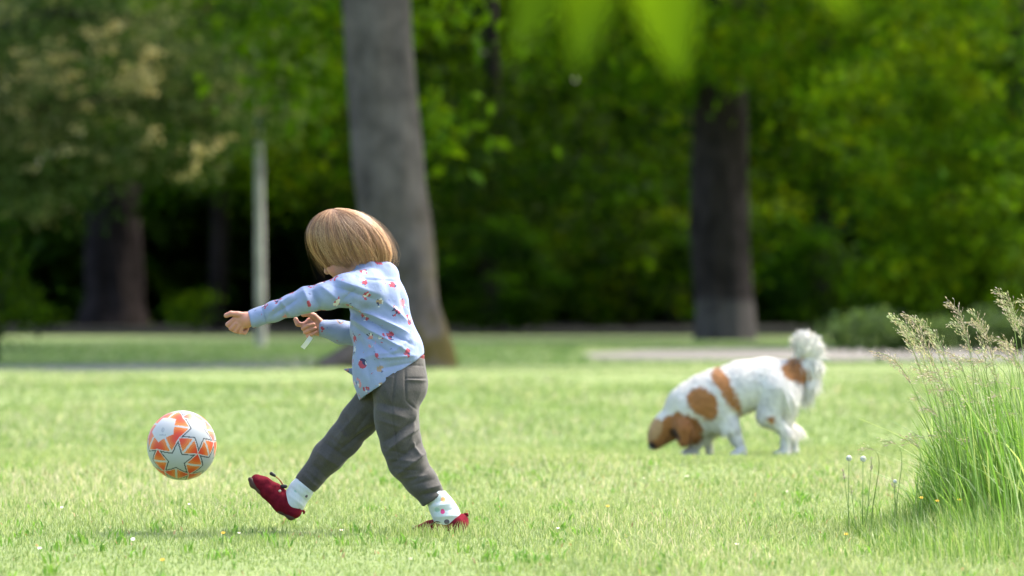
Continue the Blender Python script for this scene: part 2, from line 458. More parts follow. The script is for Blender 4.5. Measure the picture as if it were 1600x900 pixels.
def ribbon(name, near, far, label):
    n = np.array(near, float); f = np.array(far, float); k = len(n)
    t = np.linspace(0, 1, 40); tk = np.linspace(0, 1, k)
    I = lambda a: np.stack([np.interp(t, tk, a[:, c]) for c in (0, 1)], 1)
    rows = [I(n) * (1 - u) + I(f) * u for u in np.linspace(0, 1, 8)]
    V = np.concatenate([np.column_stack([r, ground(r[:, 0], r[:, 1]) + 0.006]) for r in rows])
    i = (np.arange(7)[:, None] * 40 + np.arange(39)[None]).ravel()
    tag(mesh(name, V, np.stack([i, i + 1, i + 41, i + 40], 1), M['path']), label, None, kind='structure')
ribbon('path', [(-16, 48.2), (-8, 49.6), (-4, 50.2), (-2.2, 51.0), (-1.2, 53.5), (-0.9, 58)], [(-16, 51.0), (-8, 52.2), (-4.6, 52.6), (-3.2, 53.6), (-2.6, 55.5), (-2.4, 59)], 'grey gravel path crossing the lawn at the left')
ribbon('path', [(0.75, 57.8), (1.6, 56.8), (3.2, 56.2), (6, 56.0), (16, 55.8)], [(0.75, 62), (1.6, 66), (3.4, 68), (8, 68.5), (18, 68)], 'grey gravel path behind the dog')
V = np.array([(-60, 86, 0.03), (60, 86, 0.03), (60, 180, 0.03), (-60, 180, 0.03)], float)
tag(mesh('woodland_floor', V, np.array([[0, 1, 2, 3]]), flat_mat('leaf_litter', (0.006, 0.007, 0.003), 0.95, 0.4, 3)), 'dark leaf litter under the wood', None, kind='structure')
def on_path(x, y):
    left = (y > 49.3 + 0.0 * x) & (y < 52.6) & (x < -2)
    right = (x > 0.8) & (y > 56) & (y < 68)
    return left | right

# ------------------------------------------------------------------ trees and woodland
bark_n = sines(11, 24, 3, 30)
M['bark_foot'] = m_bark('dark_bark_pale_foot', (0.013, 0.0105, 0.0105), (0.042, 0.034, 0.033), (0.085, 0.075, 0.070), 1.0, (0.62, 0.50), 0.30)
def trunk(name, pts, D, m, parent, origin, n=36, rough=0.03, dy=0.0):
    """pts: (centre px, py, width px) from the top down to the ground"""
    pts = np.array(pts, float); py = np.linspace(pts[0, 1], pts[-1, 1], 60)
    cx = np.interp(py, pts[:, 1], pts[:, 0]); wd = np.interp(py, pts[:, 1], pts[:, 2])
    k = np.ones(5) / 5
    cx = np.convolve(np.pad(cx, 2, 'edge'), k, 'valid'); wd = np.convolve(np.pad(wd, 2, 'edge'), k, 'valid')
    C = np.stack([(cx - 800) / FPX * D, np.full(60, D + dy), CAM_H - (py - 450) / FPX * D], 1)
    r = wd / 2 / FPX * D
    th = np.arange(n) * 2 * math.pi / n
    U = np.stack([np.cos(th), np.sin(th), 0 * th], 1)
    V = (C[:, None] + r[:, None, None] * U[None]).reshape(-1, 3)
    nr = (bark_n(V * np.array([1, 1, 0.25])) + 0.5 * sines(12, 16, 20, 60)(V * np.array([1, 1, 0.12]))) * rough
    V = V + (U[None] * np.ones((60, 1, 1))).reshape(-1, 3) * (nr * np.repeat(r, n))[:, None] * 3
    q = []
    for a in range(59):
        for b in range(n): q.append((a * n + b, (a + 1) * n + b, (a + 1) * n + (b + 1) % n, a * n + (b + 1) % n))
    return mesh(name, V, np.array(q), m, parent, origin)

def crown(name, blobs, parent, origin, seed, colors, leaf=0.12, droop=0.5, spread=0.32, weights=None, mat_='leaf'):
    """blobs: (centre, radii, clusters, leaves per cluster); leaves hang in sprays spread through the blob"""
    rng = np.random.default_rng(seed); Ps, Cs = [], []
    colors = np.array(colors)
    for (c, rad, nc, nl) in blobs:
        d = rng.normal(size=(nc, 3)); d /= np.linalg.norm(d, axis=1)[:, None]
        rr = rng.uniform(0.25, 1, nc) ** 0.45
        cc = np.array(c) + d * rr[:, None] * np.array(rad)
        cs = rng.choice(len(colors), nc, p=weights)
        sp = spread * rng.uniform(0.6, 1.4, nc)
        p = np.repeat(cc, nl, 0) + rng.normal(size=(nc * nl, 3)) * np.repeat(sp, nl)[:, None] * np.array([1, 1, 0.5])
        col = np.repeat(colors[cs], nl, 0) * rng.uniform(0.65, 1.3, (nc * nl, 1))
        Ps.append(p); Cs.append(col)
    P = np.concatenate(Ps); Cc = np.concatenate(Cs)
    k = P[:, 2] > 0.12; P, Cc = P[k], Cc[k]
    V, Fc = leaves(P, leaf * rng.uniform(0.65, 1.35, len(P)), rng, droop, aspect=0.65)
    return mesh(name, V, Fc, M[mat_], parent, origin, np.repeat(Cc, 4, 0), smooth=False)

def limb(parent, origin, pts, r0, r1, m):
    P = np.array(pts, float); t = np.linspace(0, 1, 14); tk = np.linspace(0, 1, len(P))
    C = np.stack([np.interp(t, tk, P[:, a]) for a in range(3)], 1)
    C[1:-1] = (C[:-2] + C[1:-1] + C[2:]) / 3
    V, Fc = tube(C, np.linspace(r0, r1, 14), 8)
    return mesh('limb', V, Fc, m, parent, origin)

BR = [(0.070, 0.150, 0.004), (0.105, 0.200, 0.004), (0.045, 0.105, 0.004)]      # fresh spring green
MID = [(0.036, 0.100, 0.002), (0.058, 0.130, 0.002), (0.100, 0.160, 0.002)]
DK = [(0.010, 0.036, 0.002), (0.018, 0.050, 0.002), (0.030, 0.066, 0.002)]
OL = [(0.058, 0.104, 0.032), (0.088, 0.138, 0.050), (0.030, 0.068, 0.015), (0.18, 0.21, 0.11)]

# the big grey trunk behind the child
o = W(640, 575, 52); o[2] = 0
t = empty('tree', o); tag(t, 'grey leaning tree trunk behind the child, nearest of the trees', 'tree', 'park trees')
trunk('trunk', [(570, -1500, 60), (580, -700, 84), (584, -250, 94), (585, 0, 101), (594, 150, 103), (612, 300, 105), (628, 420, 106), (637, 500, 110), (640, 545, 122), (640, 566, 146), (640, 580, 178)], 52, M['bark'], t, o)
root = limb(t, o, [W(620, 535, 51.9), W(575, 552, 51.7), W(535, 566, 51.5), W(490, 580, 51.3)], 0.26, 0.06, M['bark']); root.name = 'root'
limb(t, o, [W(582, -250, 52), W(480, -500, 52.5), W(300, -800, 53)], 0.2, 0.05, M['bark'])
limb(t, o, [W(582, -300, 52), W(700, -600, 52), W(900, -900, 51)], 0.2, 0.05, M['bark'])
crown('crown', [((-0.6, 55.0, 7.4), (5.2, 4.0, 2.5), 420, 70), ((-0.5, 63, 9.0), (6.5, 7.5, 2.4), 420, 70), (W(668, 195, 53.2), (0.22, 0.3, 0.22), 7, 16), (W(500, 60, 54), (0.5, 0.5, 0.75), 22, 18), (W(690, 40, 53.6), (0.4, 0.3, 0.3), 6, 14)], t, o, 21, BR, 0.18, 0.6, 0.3)

# dark trunk at the right with leaves hanging round it
o = W(1128, 531, 79); o[2] = 0
t = empty('tree', o); tag(t, 'dark broad tree trunk standing behind the path beyond the dog', 'tree', 'park trees')
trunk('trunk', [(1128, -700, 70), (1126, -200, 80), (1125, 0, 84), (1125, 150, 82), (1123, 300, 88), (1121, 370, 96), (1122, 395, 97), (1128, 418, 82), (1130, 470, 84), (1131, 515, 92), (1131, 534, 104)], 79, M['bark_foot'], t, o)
limb(t, o, [W(1125, 60, 79), W(1060, -60, 79.5), W(930, -250, 80)], 0.22, 0.06, M['bark_dark'])
limb(t, o, [W(1128, 90, 79), W(1230, -40, 79), W(1370, -200, 78)], 0.22, 0.06, M['bark_dark'])
crown('crown', [((2.9, 79, 8.4), (6.5, 5.5, 3.4), 420, 70), ((6.0, 86, 9.5), (8.0, 7.0, 3.4), 300, 70), (W(1180, 50, 77), (1.6, 1.6, 0.85), 60, 30), (W(1010, 60, 79), (1.3, 1.5, 0.9), 45, 30), (W(1420, 60, 77), (1.4, 1.6, 1.0), 50, 30)], t, o, 22, BR + MID, 0.16, 0.6, 0.34)

# olive flowering tree at the left, thick trunk in its shade
o = W(178, 510, 104); o[2] = 0
t = empty('tree', o); tag(t, 'thick dark trunk under the olive flowering crown at the left', 'tree', 'park trees')
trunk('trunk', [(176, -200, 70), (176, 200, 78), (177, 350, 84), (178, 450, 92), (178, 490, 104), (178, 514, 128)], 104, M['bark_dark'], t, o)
crown('crown', [(W(150, -250, 100), (4.5, 4, 3.6), 220, 60), (W(150, 60, 96), (3.2, 3, 2.2), 130, 50)], t, o, 23, OL, 0.18, 0.4, 0.4)
o = W(60, 545, 68); o[2] = 0
t = empty('flowering_tree', o); tag(t, 'olive green tree with cream blossom spreading over the upper left', 'tree', 'park trees')
trunk('trunk', [(-140, -100, 50), (-120, 250, 60), (-110, 480, 66), (-110, 545, 84)], 68, M['bark_dark'], t, o)
limb(t, o, [W(-125, 250, 68), W(20, 180, 67), W(180, 150, 66.5), W(330, 190, 66)], 0.14, 0.03, M['bark_dark'])
limb(t, o, [W(-125, 120, 68), W(60, 20, 67), W(250, 30, 67)], 0.14, 0.03, M['bark_dark'])
crown('crown', [(W(110, 90, 66.5), (1.75, 1.3, 1.25), 150, 46), (W(40, 240, 66.5), (1.15, 1.2, 0.85), 80, 46), (W(260, 210, 66.5), (0.95, 1.0, 0.6), 60, 46),
                (W(330, 130, 67), (0.7, 0.9, 0.6), 38, 40), (W(-150, 100, 67), (1.8, 1.6, 2.2), 100, 50), (W(150, -220, 68), (3, 2.6, 1.9), 130, 50)], t, o, 24, OL, 0.085, 0.4, 0.2)
crown('blossom', [(W(130, 100, 65.4), (0.9, 0.5, 0.55), 34, 26), (W(60, 170, 65.6), (0.8, 0.5, 0.7), 16, 20), (W(260, 230, 65.5), (0.8, 0.6, 0.5), 16, 18), (W(215, 120, 65.2), (0.2, 0.25, 0.2), 10, 24)], t, o, 25, [(0.50, 0.45, 0.26), (0.30, 0.30, 0.16), (0.62, 0.56, 0.36)], 0.06, 0.2, 0.06)

# slender pale stem
o = W(406, 541, 70); o[2] = 0
t = empty('young_tree', o); tag(t, 'slender young tree with pale straight stem left of the child', 'tree', 'park trees')
trunk('trunk', [(404, -300, 9), (405, 0, 11), (405, 225, 13), (406, 400, 15), (407, 500, 16), (407, 543, 19)], 70, M['bark_pale'], t, o, 20, 0.015)
crown('crown', [(W(405, 60, 70), (0.65, 0.7, 0.9), 60, 40), (W(420, 170, 70), (0.45, 0.5, 0.4), 26, 40), (W(405, -200, 70), (1.2, 1.2, 1.8), 70, 40)], t, o, 26, OL[:3] + MID[:1], 0.09, 0.5, 0.18)

# bright leafy tree at the right, branches down to the hedge
o = W(1560, 545, 68); o[2] = 0
t = empty('tree', o); tag(t, 'bright green leafy tree with low branches above the hedge at right', 'tree', 'park trees')
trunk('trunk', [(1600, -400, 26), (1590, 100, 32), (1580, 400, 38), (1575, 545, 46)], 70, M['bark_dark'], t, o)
limb(t, o, [W(1580, 300, 70), W(1500, 230, 69), W(1400, 260, 68)], 0.07, 0.02, M['bark_dark'])
crown('crown', [(W(1500, 330, 68), (1.15, 1.2, 1.05), 110, 36), (W(1420, 430, 67.5), (0.5, 0.8, 0.42), 36, 34), (W(1560, 100, 69), (1.5, 1.6, 1.2), 110, 36), (W(1380, 180, 70), (0.9, 1.1, 0.8), 50, 34), (W(1620, -300, 70), (2.6, 2.6, 2.4), 120, 46), (W(1700, 350, 69), (1.2, 1.5, 1.4), 70, 36)], t, o, 27, BR + MID, 0.12, 0.55, 0.17)

# hedge
o = W(1480, 566, 55.5); o[2] = 0
t = empty('hedge', o); tag(t, 'low clipped grey green hedge behind the tall grass', 'hedge')
crown('foliage', [((4.35 + 0.45 * k, 56.0 + 0.1 * math.sin(k), 0.24 + 0.03 * math.sin(k * 2.1)), (0.36, 0.5, 0.26), 40, 40) for k in range(-2, 10)], t, o, 28, [(0.05, 0.09, 0.035), (0.07, 0.12, 0.045), (0.04, 0.075, 0.03)], 0.06, 0.2, 0.09)
for k in range(4):
    limb(t, o, [(3.6 + k * 1.3, 56, 0.0), (3.65 + k * 1.3, 56, 0.2), (3.75 + k * 1.3, 56.05, 0.38)], 0.02, 0.008, M['bark_dark']).name = 'stem'

# shrubs in front of the wood
def shrub(px, py, D, rx, rz, nc, cols, label, seed, leaf=0.1):
    o = W(px, py, D); o[2] = 0
    t = empty('shrub', o); tag(t, label, 'shrub', 'shrubs at the edge of the wood')
    crown('foliage', [((o[0], D, rz), (rx, rx, rz), nc, 34)], t, o, seed, cols, leaf, 0.3, 0.16)
    for k in range(3):
        limb(t, o, [(o[0] + 0.05 * k, D, 0), (o[0] + 0.1 * k - 0.1, D, rz * 0.7), (o[0] + 0.25 * k - 0.25, D + 0.1, rz * 1.4)], 0.025, 0.008, M['bark_dark']).name = 'stem'
shrub(303, 520, 92, 0.34, 0.32, 14, BR, 'small bright green shrub left of the pale stem', 31)
shrub(62, 520, 92, 0.24, 0.24, 9, BR, 'tiny bright shrub beside the thick dark trunk', 32)
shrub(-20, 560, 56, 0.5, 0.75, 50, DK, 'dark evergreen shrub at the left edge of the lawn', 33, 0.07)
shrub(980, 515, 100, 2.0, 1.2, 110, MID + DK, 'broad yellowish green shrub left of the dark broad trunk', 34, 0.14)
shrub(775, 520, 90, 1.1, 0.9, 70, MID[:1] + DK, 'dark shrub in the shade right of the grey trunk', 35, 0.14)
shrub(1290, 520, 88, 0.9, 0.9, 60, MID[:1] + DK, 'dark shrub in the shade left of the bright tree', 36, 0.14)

# rows of woodland trees
def wood_tree(px, D, h, r, lowz, cols, seed, label, nc=150):
    o = np.array([(px - 800) / FPX * D, D, 0.0])
    t = empty('woodland_tree', o); tag(t, label, 'tree', 'trees of the wood')
    V, Fc = tube([o + (0, r * 0.7, 0.0), o + (0.1, r * 0.6, h * 0.3), o + (0.0, 0.1, h * 0.8)], [0.16, 0.13, 0.05], 12)
    mesh('trunk', V, Fc, M['bark_dark'], t, o)
    crown('crown', [((o[0], D, (h + lowz) / 2), (r, r, (h - lowz) / 2), nc, 46), ((o[0], D, lowz + 1.2), (r * 0.9, r * 0.9, 1.2), nc // 3, 46)], t, o, seed, cols, 0.17, 0.55, 0.42)
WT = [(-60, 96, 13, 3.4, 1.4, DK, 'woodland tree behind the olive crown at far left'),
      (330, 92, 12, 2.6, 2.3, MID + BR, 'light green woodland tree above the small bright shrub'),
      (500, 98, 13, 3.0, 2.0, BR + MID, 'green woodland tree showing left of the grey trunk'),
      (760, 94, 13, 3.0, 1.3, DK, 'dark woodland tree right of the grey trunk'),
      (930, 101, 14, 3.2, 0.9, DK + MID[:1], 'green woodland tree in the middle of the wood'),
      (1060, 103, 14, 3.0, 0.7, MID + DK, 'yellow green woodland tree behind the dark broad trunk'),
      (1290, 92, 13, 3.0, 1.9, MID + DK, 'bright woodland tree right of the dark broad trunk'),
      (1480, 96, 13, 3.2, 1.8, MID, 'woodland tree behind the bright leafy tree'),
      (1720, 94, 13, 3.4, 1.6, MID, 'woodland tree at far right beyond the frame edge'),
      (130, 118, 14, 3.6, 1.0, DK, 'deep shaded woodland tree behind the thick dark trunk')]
for k, (px, D, h, r, lz, cols, lab) in enumerate(WT): wood_tree(px, D, h, r, lz, cols, 50 + k, lab)

# the wood behind reads as one mass
rng = np.random.default_rng(90); n = 170000
P = np.stack([rng.uniform(-30, 30, n), rng.uniform(109, 132, n), np.where(rng.random(n) < 0.3, rng.uniform(0.1, 2.5, n), rng.uniform(0.1, 16, n))], 1)
P[:, 1] += 1.5 * np.sin(P[:, 0] * 0.9) 
V, Fc = leaves(P, rng.uniform(0.35, 0.8, n), rng, 0.4, aspect=0.7)
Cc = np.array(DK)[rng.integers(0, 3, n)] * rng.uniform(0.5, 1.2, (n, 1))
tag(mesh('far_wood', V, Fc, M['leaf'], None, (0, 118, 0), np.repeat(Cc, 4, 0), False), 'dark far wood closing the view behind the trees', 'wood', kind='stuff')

# ------------------------------------------------------------------ lawn grass
def lawn_grass():
    rng = np.random.default_rng(5); out = []
    patch = sines(3, 14, 1.2, 7); patch2 = sines(4, 10, 0.25, 1.2)
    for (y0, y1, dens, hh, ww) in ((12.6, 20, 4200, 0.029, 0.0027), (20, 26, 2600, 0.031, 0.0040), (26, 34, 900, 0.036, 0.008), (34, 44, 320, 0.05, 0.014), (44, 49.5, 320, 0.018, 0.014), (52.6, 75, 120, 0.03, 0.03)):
        hw = lambda y: 0.105 * y + 0.7
        n = int((y1 - y0) * 2 * hw(y1) * dens)
        y = rng.uniform(y0, y1, n); x = rng.uniform(-1, 1, n) * hw(y1)
        k = (np.abs(x) < hw(y)) & ~on_path(x, y)
        x, y = x[k], y[k]; n = len(x)
        P = np.stack([x, y, ground(x, y) - 0.003], 1)
        pn = patch(P * np.array([1, 0.6, 0])); pb = patch2(P * np.array([0.6, 1.3, 0]))
        H = hh * rng.uniform(0.35, 1.25, n) * (1 + 0.25 * np.clip(pn, -1.5, 2)); H[rng.random(n) < 0.006] *= 1.9
        # where it is taller round the clump on the right
        Vb, Fb = blades(P, H, ww * rng.uniform(0.5, 1.3, n), rng.uniform(0, 6.28, n), np.abs(rng.normal(0.45, 0.3, n)).clip(0, 1.1), rng.uniform(0, 3.14, n))
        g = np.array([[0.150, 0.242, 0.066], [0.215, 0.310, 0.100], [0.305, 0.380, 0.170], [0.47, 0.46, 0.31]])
        g = g * (np.array([1.12, 1.02, 1.08]) if y0 < 25 else np.array([0.88, 0.89, 0.84]) if y0 < 50 else np.array([0.62, 0.74, 0.66]))  # last tint: tree shade beyond the path, put into the blade colour
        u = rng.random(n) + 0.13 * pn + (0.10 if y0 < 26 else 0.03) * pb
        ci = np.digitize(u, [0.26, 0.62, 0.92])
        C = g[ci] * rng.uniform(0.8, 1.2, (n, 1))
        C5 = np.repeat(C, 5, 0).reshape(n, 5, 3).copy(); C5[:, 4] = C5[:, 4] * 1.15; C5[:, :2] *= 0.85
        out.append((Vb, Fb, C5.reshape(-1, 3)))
    # broad-leaved weeds and clover in small rosettes
    m_ = 420; cx = rng.uniform(-2.4, 2.4, m_); cy = rng.uniform(13, 22, m_); per = rng.integers(5, 12, m_)
    x = np.repeat(cx, per) + rng.normal(0, 0.018, per.sum()); y = np.repeat(cy, per) + rng.normal(0, 0.018, per.sum()); n = len(x)
    P = np.stack([x, y, ground(x, y)], 1)
    Vb, Fb = blades(P, rng.uniform(0.018, 0.042, n), rng.uniform(0.004, 0.009, n), rng.uniform(0, 6.28, n), rng.uniform(0.2, 0.9, n), rng.uniform(0, 3.14, n))
    out.append((Vb, Fb, np.repeat(np.array([[0.11, 0.24, 0.035], [0.15, 0.30, 0.04]])[rng.integers(0, 2, n)] * rng.uniform(0.8, 1.2, (n, 1)), 5, 0)))
    n = 420; x = rng.uniform(-0.36, -0.06, n); y = rng.uniform(16.4, 16.66, n); P = np.stack([x, y, ground(x, y)], 1)
    Vb, Fb = blades(P, rng.uniform(0.022, 0.05, n), rng.uniform(0.0016, 0.003, n), rng.uniform(0, 6.28, n), rng.uniform(0.1, 0.6, n), rng.uniform(0, 3.14, n))
    out.append((Vb, Fb, np.repeat(np.array([[0.24, 0.33, 0.10], [0.36, 0.41, 0.19], [0.17, 0.26, 0.07]])[rng.integers(0, 3, n)], 5, 0)))
    # brown clippings and dead bits
    m_ = 500; x = rng.uniform(-2.4, 2.4, m_); y = rng.uniform(13, 23, m_); P = np.stack([x, y, ground(x, y) + 0.012], 1)
    Vb, Fb = blades(P, rng.uniform(0.008, 0.02, m_), rng.uniform(0.003, 0.008, m_), rng.uniform(0, 6.28, m_), rng.uniform(0.5, 1.1, m_), rng.uniform(0, 3.14, m_))
    out.append((Vb, Fb, np.repeat(np.array([[0.36, 0.27, 0.14], [0.22, 0.15, 0.07]])[rng.integers(0, 2, m_)], 5, 0)))
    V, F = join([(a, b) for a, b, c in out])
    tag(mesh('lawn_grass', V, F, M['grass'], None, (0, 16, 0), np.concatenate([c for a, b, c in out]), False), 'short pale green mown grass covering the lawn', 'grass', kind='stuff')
lawn_grass()

# ------------------------------------------------------------------ child
D0 = 16.8
def Q(px, py, dy=0.0): return W(px, py, D0 + dy)
po = Q(690, 830, -0.06); po[2] = 0
person = empty('person', po)
tag(person, 'child in blue printed shirt and grey trousers kicking the ball', 'person')
PX = np.array([1.0, 0, 0]); PY = np.array([0, 1.0, 0]); PZ = np.array([0, 0, 1.0])
def dirv(dx, dpy, dy): 
    v = np.array([dx, dy, -dpy], float); return v / np.linalg.norm(v)

fdir = dirv(-0.80, 0.48, 0.36)                    # where the face looks
udir = np.array([-0.42, 0.08, 0.88]); udir -= fdir * (udir @ fdir); udir /= np.linalg.norm(udir)
ldir = np.cross(udir, fdir)
HC = Q(541, 378, 0.01)

def build_body():
    v = Vol(Q(340, 850, -0.22), Q(745, 318, 0.26), 0.0022)
    hp = lambda f, u, l: HC + fdir * f + udir * u + ldir * l
    # head: skull, face, jaw, nose, brow, cheeks, ears, lips
    v.ell(HC, (fdir, udir, ldir), (0.086, 0.080, 0.070), 0)
    v.ell(hp(0.032, -0.045, 0), (fdir, udir, ldir), (0.052, 0.062, 0.053), 0.025)
    v.cone(hp(0.058, -0.092, 0), hp(0.05, -0.088, 0), 0.016, 0.018, 0.02)
    for s in (-1, 1):
        v.ell(hp(0.058, -0.055, s * 0.03), (fdir, udir, ldir), (0.024, 0.024, 0.024), 0.015)
        v.ell(hp(-0.006, -0.028, s * 0.071), (fdir, udir, ldir), (0.017, 0.027, 0.009), 0.006)
        v.ell(hp(0.084, -0.018, s * 0.028), (fdir, udir, ldir), (0.010, 0.010, 0.014), 0, True)
    v.cone(hp(0.083, -0.018, 0), hp(0.098, -0.045, 0), 0.007, 0.010, 0.010)
    v.cone(hp(0.080, -0.070, -0.013), hp(0.080, -0.070, 0.013), 0.006, 0.006, 0.006)
    # neck and trunk
    nk = Q(566, 412, 0.0)
    v.cone(hp(-0.025, -0.055, 0), nk, 0.042, 0.044, 0.015)
    v.chain([nk, Q(582, 445), Q(594, 505), Q(615, 575)], [0.044, 0.062, 0.066, 0.066], 0.02)
    # left arm, reaching forward
    v.chain([Q(560, 445, -0.07), Q(480, 469, -0.12), Q(400, 496, -0.10)], [0.032, 0.026, 0.020], 0.015)
    # left hand: loose fist, thumb up, back of the hand to the camera
    y0 = -0.10
    v.cone(Q(398, 497, y0), Q(384, 500, y0), 0.019, 0.021, 0.01)
    v.cone(Q(384, 496, y0 + 0.002), Q(370, 500, y0), 0.016, 0.012, 0.008)
    v.cone(Q(385, 505, y0 + 0.004), Q(374, 508, y0), 0.015, 0.011, 0.008)
    for (a, b, c, d, r) in (((367, 498, y0 - 0.005), (356, 507, y0 - 0.002), (362, 512, y0 + 0.018), (370, 507, y0 + 0.022), 0.0073),
                            ((369, 505, y0 - 0.006), (361, 513, y0 - 0.002), (368, 517, y0 + 0.016), (375, 511, y0 + 0.020), 0.0073),
                            ((373, 509, y0 - 0.005), (368, 517, y0), (375, 519, y0 + 0.016), (381, 513, y0 + 0.018), 0.0068),
                            ((378, 511, y0 - 0.003), (376, 519, y0 + 0.002), (383, 520, y0 + 0.014), (387, 514, y0 + 0.016), 0.0060)):
        v.chain([Q(*a), Q(*b), Q(*c), Q(*d)], [r, r, r * 0.94, r * 0.85], 0.0010)
    v.chain([Q(386, 494, y0 - 0.002), Q(372, 491, y0 - 0.010), Q(361, 490, y0 - 0.012), Q(353.5, 493, y0 - 0.010)], [0.011, 0.0086, 0.0080, 0.0074], 0.003)
    # right arm, bent in front of the chest
    v.chain([Q(600, 445, 0.08), Q(575, 525, 0.13), Q(503, 514, 0.12)], [0.032, 0.028, 0.020], 0.015)
    y0 = 0.12
    v.cone(Q(504, 514, y0), Q(494, 511, y0), 0.019, 0.021, 0.01)
    v.cone(Q(496, 504, y0), Q(484, 503, y0), 0.015, 0.013, 0.008)
    v.cone(Q(496, 516, y0), Q(486, 515, y0), 0.015, 0.012, 0.008)
    v.chain([Q(485, 501, y0 - 0.002), Q(474, 508, y0 - 0.012), Q(465, 506, y0 - 0.016), Q(462, 499, y0 - 0.014)], [0.0085, 0.008, 0.0075, 0.007], 0.0022)
    for (a, b, c, d, r) in (((482, 505, y0), (474, 513, y0 - 0.016), (482, 509, y0 - 0.030), (490, 507, y0 - 0.026), 0.0072),
                            ((483, 511, y0), (477, 519, y0 - 0.014), (484, 516, y0 - 0.030), (492, 513, y0 - 0.026), 0.0070),
                            ((486, 516, y0), (481, 525, y0 - 0.012), (488, 522, y0 - 0.028), (495, 519, y0 - 0.024), 0.0062)):
        v.chain([Q(*a), Q(*b), Q(*c), Q(*d)], [r, r, r * 0.94, r * 0.85], 0.0010)
    v.chain([Q(499, 503, y0 - 0.006), Q(490, 494, y0 - 0.016), Q(481, 490, y0 - 0.018), Q(474, 491, y0 - 0.016)], [0.012, 0.0098, 0.009, 0.008], 0.004)
    # legs and feet inside trousers, socks and shoes
    v.chain([Q(626, 600, -0.045), Q(632, 712, -0.06), Q(684, 786, -0.07), Q(700, 812, -0.07)], [0.046, 0.036, 0.022, 0.02], 0.02)
    v.chain([Q(606, 605, 0.045), Q(530, 692, 0.055), Q(476, 757, 0.06), Q(462, 783, 0.06)], [0.046, 0.034, 0.022, 0.02], 0.02)
    V, Fq = v.mesh(); V = relax(V, Fq, 1, 0.3)
    n = sines(60, 12, 40, 160)(V)
    C = np.tile(np.array([0.46, 0.25, 0.18]), (len(V), 1)) * (1 + 0.05 * n[:, None])
    hand = np.minimum(np.linalg.norm(V - Q(372, 505, -0.1), axis=1), np.linalg.norm(V - Q(482, 508, 0.11), axis=1)) < 0.05
    C[hand] *= np.array([1.04, 0.90, 0.86])
    lip = np.linalg.norm((V - hp(0.086, -0.070, 0)) / 1.0, axis=1) < 0.014
    C[lip] = (0.5, 0.16, 0.14)
    ck = np.linalg.norm(V - hp(0.07, -0.05, 0.036), axis=1) < 0.028
    C[ck] *= np.array([1.03, 0.88, 0.85])
    mesh('body', V, Fq, M['skin'], person, po, C)
    for s in (-1, 1):
        e = Vol(hp(0.074, -0.018, s * 0.028) - 0.02, hp(0.074, -0.018, s * 0.028) + 0.02, 0.002)
        e.ell(hp(0.072, -0.018, s * 0.028), (fdir, udir, ldir), (0.009, 0.007, 0.011), 0)
        a, b = e.mesh(); mesh('eye', a, b, M['eye'], person, po)
build_body()

def folds(V, Nn, lines):
    """cloth folds: ridges (+) and valleys (-) along lines seen from the camera side"""
    px = 800 + V[:, 0] / V[:, 1] * FPX; py = 450 - (V[:, 2] - CAM_H) / V[:, 1] * FPX
    d = np.zeros(len(V)); face = np.clip(-Nn[:, 1] * 1.6 + 0.4, 0, 1)
    for (x0, y0, x1, y1, amp, wd) in lines:
        ab = np.array([x1 - x0, y1 - y0], float); L = ab @ ab
        t = ((px - x0) * ab[0] + (py - y0) * ab[1]) / L
        tc = np.clip(t, 0, 1); q = np.hypot(px - x0 - tc * ab[0], py - y0 - tc * ab[1])
        d += amp * (0.45 * np.exp(-(q / wd) ** 2) + 0.55 * np.exp(-1.6 * q / wd)) * np.sin(np.clip(tc, 0.02, 0.98) * math.pi) ** 0.5
    return V + Nn * (d * face)[:, None]

